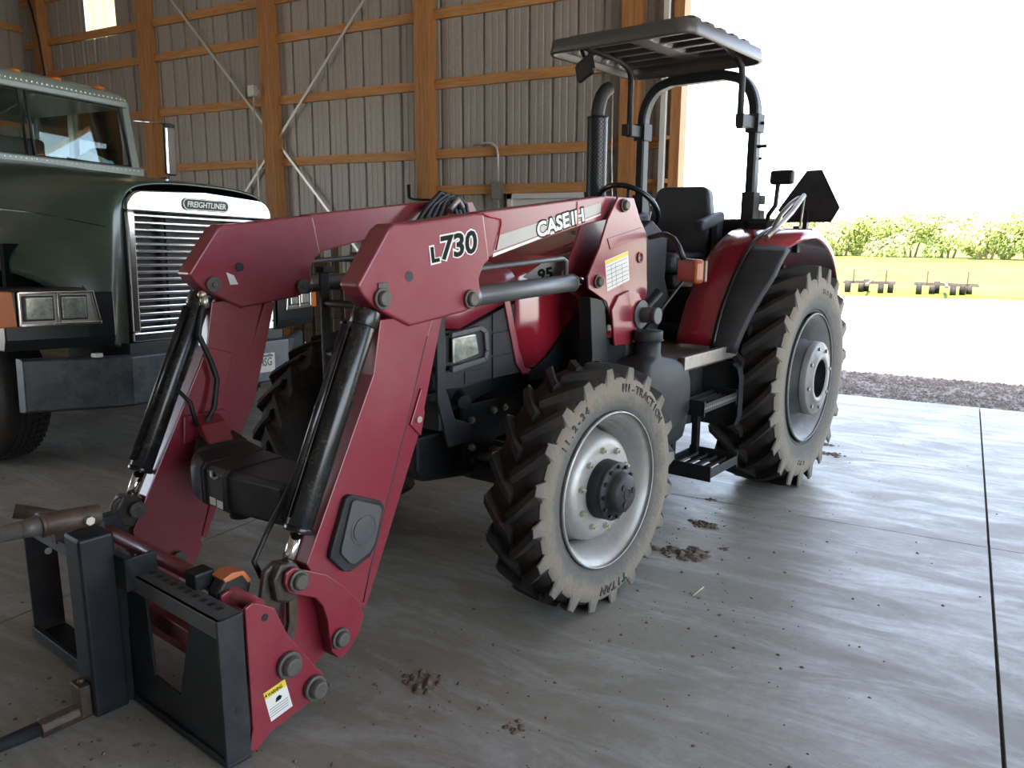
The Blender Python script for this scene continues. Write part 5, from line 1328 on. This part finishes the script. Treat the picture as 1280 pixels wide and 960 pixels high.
# gloss black lower fender panels with headlights
for s_ in (1, -1):
    def Q(u, z, d=0): # swept front surface: u = |y|
        x = -.02-.30*max(0, (u-.74)); return (x+d, s_*(u+.05), z)
    us = [.71, .88, 1.0, 1.12, 1.24, 1.34]
    mb = MB(); mb.loft([[Q(u, .83), Q(u, .90, .02), Q(u, 1.0, .02), Q(u, 1.20, .015), Q(u, zt_), Q(u, zt_, -.25), Q(u, .83, -.25)] for u, zt_ in zip(us, (.98, 1.225, 1.225, 1.225, 1.225, 1.225))], smooth=False)
    fp = km(mb, 'fender_panel', 'black_gloss', bevel=.008)
    km(MB().b6(-.50, -.46, s_*.60, s_*1.20, .85, 1.50).b6(-.46, -.1, s_*.60, s_*.64, .85, 1.50), 'wheel_arch_shade', 'arch_shade', fp)  # dark sheets painting the shade behind the fender panel
    def quadbox(u0, u1, z0, z1, d0, d1, sl=0):
        mb_ = MB(); mb_.loft([[Q(u0, z0, d0), Q(u0, z0, d1), Q(u0+sl, z1, d1), Q(u0+sl, z1, d0)], [Q(u1, z0, d0), Q(u1, z0, d1), Q(u1, z1, d1), Q(u1, z1, d0)]], smooth=False); return mb_
    for (a, b_, c_, d_) in ((.81, 1.275, .985, 1.005), (.85, 1.275, 1.19, 1.205), (1.045, 1.06, 1.0, 1.195), (1.26, 1.275, .985, 1.205)):
        km(quadbox(a, b_, c_, d_, .0, .045), 'headlight_bezel', 'chrome', fp, bevel=.004)
    km(MB().loft([[Q(.81, .985, 0), Q(.81, .985, .045), Q(.85, 1.205, .045), Q(.85, 1.205, 0)], [Q(.83, .985, 0), Q(.83, .985, .045), Q(.868, 1.205, .045), Q(.868, 1.205, 0)]], smooth=False), 'headlight_bezel', 'chrome', fp, bevel=.003)
    km(quadbox(.82, 1.27, 1.0, 1.195, .018, .024, .03), 'headlight_backing', 'steel', fp)
    for u0, u1 in ((.895, 1.035), (1.085, 1.235)):
        km(quadbox(u0-.012, u1+.012, 1.018, 1.178, .022, .034), 'lamp_surround', 'hose', fp, bevel=.006)
        km(quadbox(u0, u1, 1.028, 1.168, .03, .044), 'headlight', 'lamp_glass', fp, bevel=.008)
    km(MB().loft([[Q(1.285, .985, .0), Q(1.285, .985, .045), Q(1.30, 1.205, .045), Q(1.30, 1.205, 0)], [Q(1.39, .98, -.06), Q(1.40, .98, .03), Q(1.39, 1.21, .03), Q(1.39, 1.21, -.06)]], smooth=False), 'marker_lamp', 'amber', fp, bevel=.008)
    # front wheel
    mb = MB(); mb.lathe([(-.14, .30), (-.15, .42), (-.13, .50), (-.10, .52), (.10, .52), (.13, .50), (.15, .42), (.14, .30)], n=48)
    fw = mb.mk('front_wheel', M['rubber'], K); fw.location = (-1.02, s_*1.03, .52)
    mb = MB()
    for y in (-.09, -.045, 0, .045, .09):
        for k in range(60):
            a = 2*PI*k/60+(.05 if (y*22) % 2 else 0); mb.box((math.sin(a)*.524, y, math.cos(a)*.524), (.030, .032, .012), Matrix.Rotation(a, 3, 'Y'))
    tag(mb.mk('tread_blocks', M['rubber'], fw), kind='stuff')
    MB().lathe([(.14, .30), (.10, .28), (.05, .20), (.12, .12), (.16, .10), (.17, 0)], n=32).mk('wheel_disc', M['silver'], fw)
    if s_ < 0: fw.rotation_euler = (0, 0, PI)
    # fender rear drop
    km(MB().b6(-1.62, -1.58, s_*.80, s_*1.22, .45, 1.35), 'mud_flap', 'plastic')
# bumper
bp = [(-1.28, -.24), (-1.22, -.20), (-.84, .06), (-.74, .095), (.74, .095), (.84, .06), (1.22, -.20), (1.28, -.24)]
mb = MB(); mb.loft([[(x, y, .415), (x+.03, y, .43), (x+.03, y, .755), (x, y, .77), (x-.05, y, .77), (x-.05, y, .415)] for y, x in bp], smooth=False)
bu = km(mb, 'bumper', 'bumper', bevel=.006)
mb = MB()
for y in (-.36, .36): mb.cyl((.125, y, .735), (.137, y, .735), .017, 16)
km(mb, 'bumper_bolt', 'chrome', bu)
pl = km(MB().b6(.126, .131, .27, .575, .505, .66), 'licence_plate', 'decal_white', bu, bevel=.002)
mb = MB(); put_text(mb, '-HSG', Vector((.131, .375, .555)), (0, 1, 0), (0, 0, 1), .165, .07, .03, .001)
km(mb, 'plate_lettering', 'truck_green', pl, fix=False)
mb = MB(); mb.prism([(.29, .64), (.33, .655), (.38, .648), (.42, .656), (.47, .647), (.52, .656), (.555, .64), (.555, .63), (.29, .63)], .131, .1318, 'yz')
km(mb, 'plate_mountains', 'truck_green', pl)
km(MB().b6(-.15, .08, -.72, .72, .70, .84), 'bumper_backing', 'hose')
# tow pin / rag
km(MB().b6(.04, .09, -.98, -.93, .775, .80), 'bumper_clip', 'strap', bu)
# cab
CW = 1.07
def cabsec(x, zt, w_, zs=None):
    zs = zs or zt-.18
    q = [(x, w_, .75), (x, w_*1.0, 1.5), (x, w_, 2.1), (x, w_-.02, zs)]
    for k in range(1, 5):
        a = k/5*PI/2; q.append((x, w_-.02-.16*(1-math.cos(a)), zs+(zt-.04-zs)*math.sin(a)))
    q.append((x, w_*.5, zt-.012)); q.append((x, 0, zt))
    return q+[(a, -b_, c_) for a, b_, c_ in q[::-1][1:]]
# lower cab and roof as separate shells, glass openings between pillars
mb = MB()
mb.loft([[(x, y, z) for y, z in ((CW, .75), (CW, 2.16), (-CW, 2.16), (-CW, .75))] for x in (-3.65, -2.02)], smooth=False)
cab = km(mb, 'cab', 'truck_green', bevel=.02)
mb = MB(); mb.b6(-2.06, -1.96, -CW+.02, CW-.02, 2.10, 2.245)
km(mb, 'windscreen_sill', 'truck_roof', cab, bevel=.015)
# roof
mb = MB()
rs = []
for x, zt, w_ in ((-2.12, 2.86, .98), (-2.10, 2.93, 1.02), (-2.25, 2.985, 1.04), (-2.7, 3.01, 1.05), (-3.4, 3.0, 1.05), (-3.65, 2.96, 1.03)):
    zb = 2.80
    q = [(x, w_, zb)]
    for k in range(0, 5):
        a = k/5*PI/2; q.append((x, w_-.14*(1-math.cos(a)), zb+.03+(zt-.05-zb)*math.sin(a)))
    q.append((x, w_*.45, zt-.008)); rs.append(q+[(a, -b_, c_) for a, b_, c_ in q[::-1]])
mb.loft(rs); km(mb, 'cab_roof', 'truck_roof', cab)
# pillars
mb = MB()
for s_ in (1, -1):
    mb.loft([[(-2.03, s_*(CW-.0), 2.15), (-2.03, s_*(CW-.09), 2.15), (-2.13, s_*(CW-.09), 2.15), (-2.13, s_*(CW-.0), 2.15)], [(-2.11, s_*(CW-.05), 2.86), (-2.11, s_*(CW-.12), 2.86), (-2.21, s_*(CW-.12), 2.86), (-2.21, s_*(CW-.05), 2.86)]], smooth=False)
    mb.b6(-3.0, -2.9, s_*(CW-.09), s_*(CW-.02), 2.15, 2.85); mb.b6(-3.65, -3.55, s_*(CW-.09), s_*(CW-.02), 2.15, 2.85)
mb.b6(-3.65, -3.60, -CW+.03, CW-.03, 2.15, 2.30).b6(-3.65, -3.60, -CW+.03, CW-.03, 2.74, 2.86).b6(-3.65, -3.60, -.15, .15, 2.15, 2.86)
mb.b6(-2.16, -2.08, -CW+.08, CW-.08, 2.80, 2.86)
km(mb, 'cab_pillar', 'truck_roof', cab, bevel=.012)
def wq(y, z, d=0): return (-2.035-.085*(z-2.23)/.58+d, y, z)
for s_ in (1, -1):
    a, b_ = (.03, .955) if s_ > 0 else (-.955, -.03)
    seal = MB()
    o_ = [wq(a, 2.245), wq(b_, 2.245), wq(b_-.03 if s_ > 0 else b_, 2.81), wq(a if s_ > 0 else a+.03, 2.81)]
    seal.tube(o_, .020, 8, closed=True)
    km(seal, 'windscreen_seal', 'hose', cab)
    mb = MB(); mb._f(o_+[(x-.006, y, z) for x, y, z in o_], [(0, 1, 2, 3), (7, 6, 5, 4), (0, 4, 5, 1), (1, 5, 6, 2), (2, 6, 7, 3), (3, 7, 4, 0)])
    km(mb, 'windscreen', 'glass', cab)
    wy = s_*.50
    km(MB().tube([wq(wy-.20*s_, 2.26, .03), wq(wy+.05, 2.25, .04), wq(wy+.40*s_ if s_ > 0 else wy-.3, 2.235, .05)], .008, 6), 'wiper', 'hose', cab)
    for x0, x1 in ((-2.88, -2.22), (-3.53, -3.02)):
        mb = MB(); mb.b6(x0, x1, s_*(CW-.06)-.003, s_*(CW-.06)+.003, 2.18, 2.80); km(mb, 'side_window', 'glass', cab)
    km(MB().b6(-2.95, -2.10, s_*(CW+.001), s_*(CW+.004), .85, 2.10), 'cab_door', 'truck_green', cab, bevel=.002)
    # west coast mirror
    km(MB().tube([(-2.15, s_*1.0, 2.70), (-2.08, s_*1.42, 2.725)], .009, 8).tube([(-2.15, s_*1.0, 2.14), (-2.08, s_*1.40, 2.19)], .009, 8), 'mirror_arm', 'chrome')
    mb = MB(); mb.prism([(s_*1.39, 2.22), (s_*1.52, 2.22), (s_*1.52, 2.70), (s_*1.39, 2.70)], -2.11, -2.06, 'yz')
    mi = km(mb, 'side_mirror', 'chrome', bevel=.022, seg=4)
    km(MB().b6(-2.10, -2.07, s_*1.395, s_*1.515, 2.695, 2.73), 'mirror_cap', 'hose', mi, bevel=.008)
# marker lamps on the roof
for y in (-.78, -.36, 0, .36, .78):
    mb = MB(); mb.sphere((0, 0, 0), .05, 1.3, 1.0, .5, 14, 8); o = km(mb.xf(Matrix.Translation((-2.20, y, 2.955))), 'marker_lamp', 'amber', cab)
# rivets along the windscreen sill and roof edge
mb = MB()
for k in range(45):
    y = -.98+k*.0445; mb.box((-1.963, y, 2.215), (.006, .01, .01)); mb.box((-2.103, y, 2.875), (.012, .01, .01))
tag(km(mb, 'rivets', 'strap', cab), kind='stuff')
# cab interior
km(MB().b6(-2.30, -2.06, -.98, .98, 1.95, 2.20), 'dashboard', 'plastic', cab, bevel=.03)
mb = MB(); mb.tube([(-2.45+.10*math.cos(a), -.5+.22*math.sin(a), 2.30+.16*math.cos(a)) for a in [2*PI*k/28 for k in range(28)]], .014, 8, closed=True); km(mb, 'cab_steering_wheel', 'hose', cab)
for y in (-.5, .5): km(MB().b6(-3.15, -2.98, y-.24, y+.24, 1.6, 2.52), 'cab_seat', 'vinyl', cab, bevel=.05, seg=3)
mb = MB(); mb.prism([(.42, 2.20), (.86, 2.20), (.80, 2.30), (.62, 2.36), (.50, 2.30)], -2.16, -2.14, 'yz'); km(mb, 'dashboard_papers', 'paper2', cab)
mb = MB(); mb.prism([(.62, 2.205), (.90, 2.205), (.82, 2.30), (.74, 2.29)], -2.13, -2.12, 'yz'); km(mb, 'dashboard_papers', 'paper', cab)
# chassis behind
MB().b6(-8.2, -.1, -.45, -.35, .75, 1.0).b6(-8.2, -.1, .35, .45, .75, 1.0).b6(-.9, -.1, -.5, .5, .62, .80).mk('chassis_rail', M['black'], K)
MB().cyl((-1.02, -1.0, .52), (-1.02, 1.0, .52), .06, 16).mk('front_axle', M['black'], K)
for x in (-6.2, -7.4):
    for s_ in (1, -1):
        fw2 = MB().lathe([(-.26, .30), (-.28, .42), (-.26, .50), (-.22, .52), (.22, .52), (.26, .50), (.28, .42), (.26, .30), (.10, .26), (.0, 0)], n=40).mk('rear_wheel', M['rubber'], K)
        fw2.location = (x, s_*.94, .52); fw2.rotation_euler = (0, 0, PI if s_ < 0 else 0)
    MB().cyl((x, -.9, .52), (x, .9, .52), .08, 16).mk('rear_axle', M['black'], K)
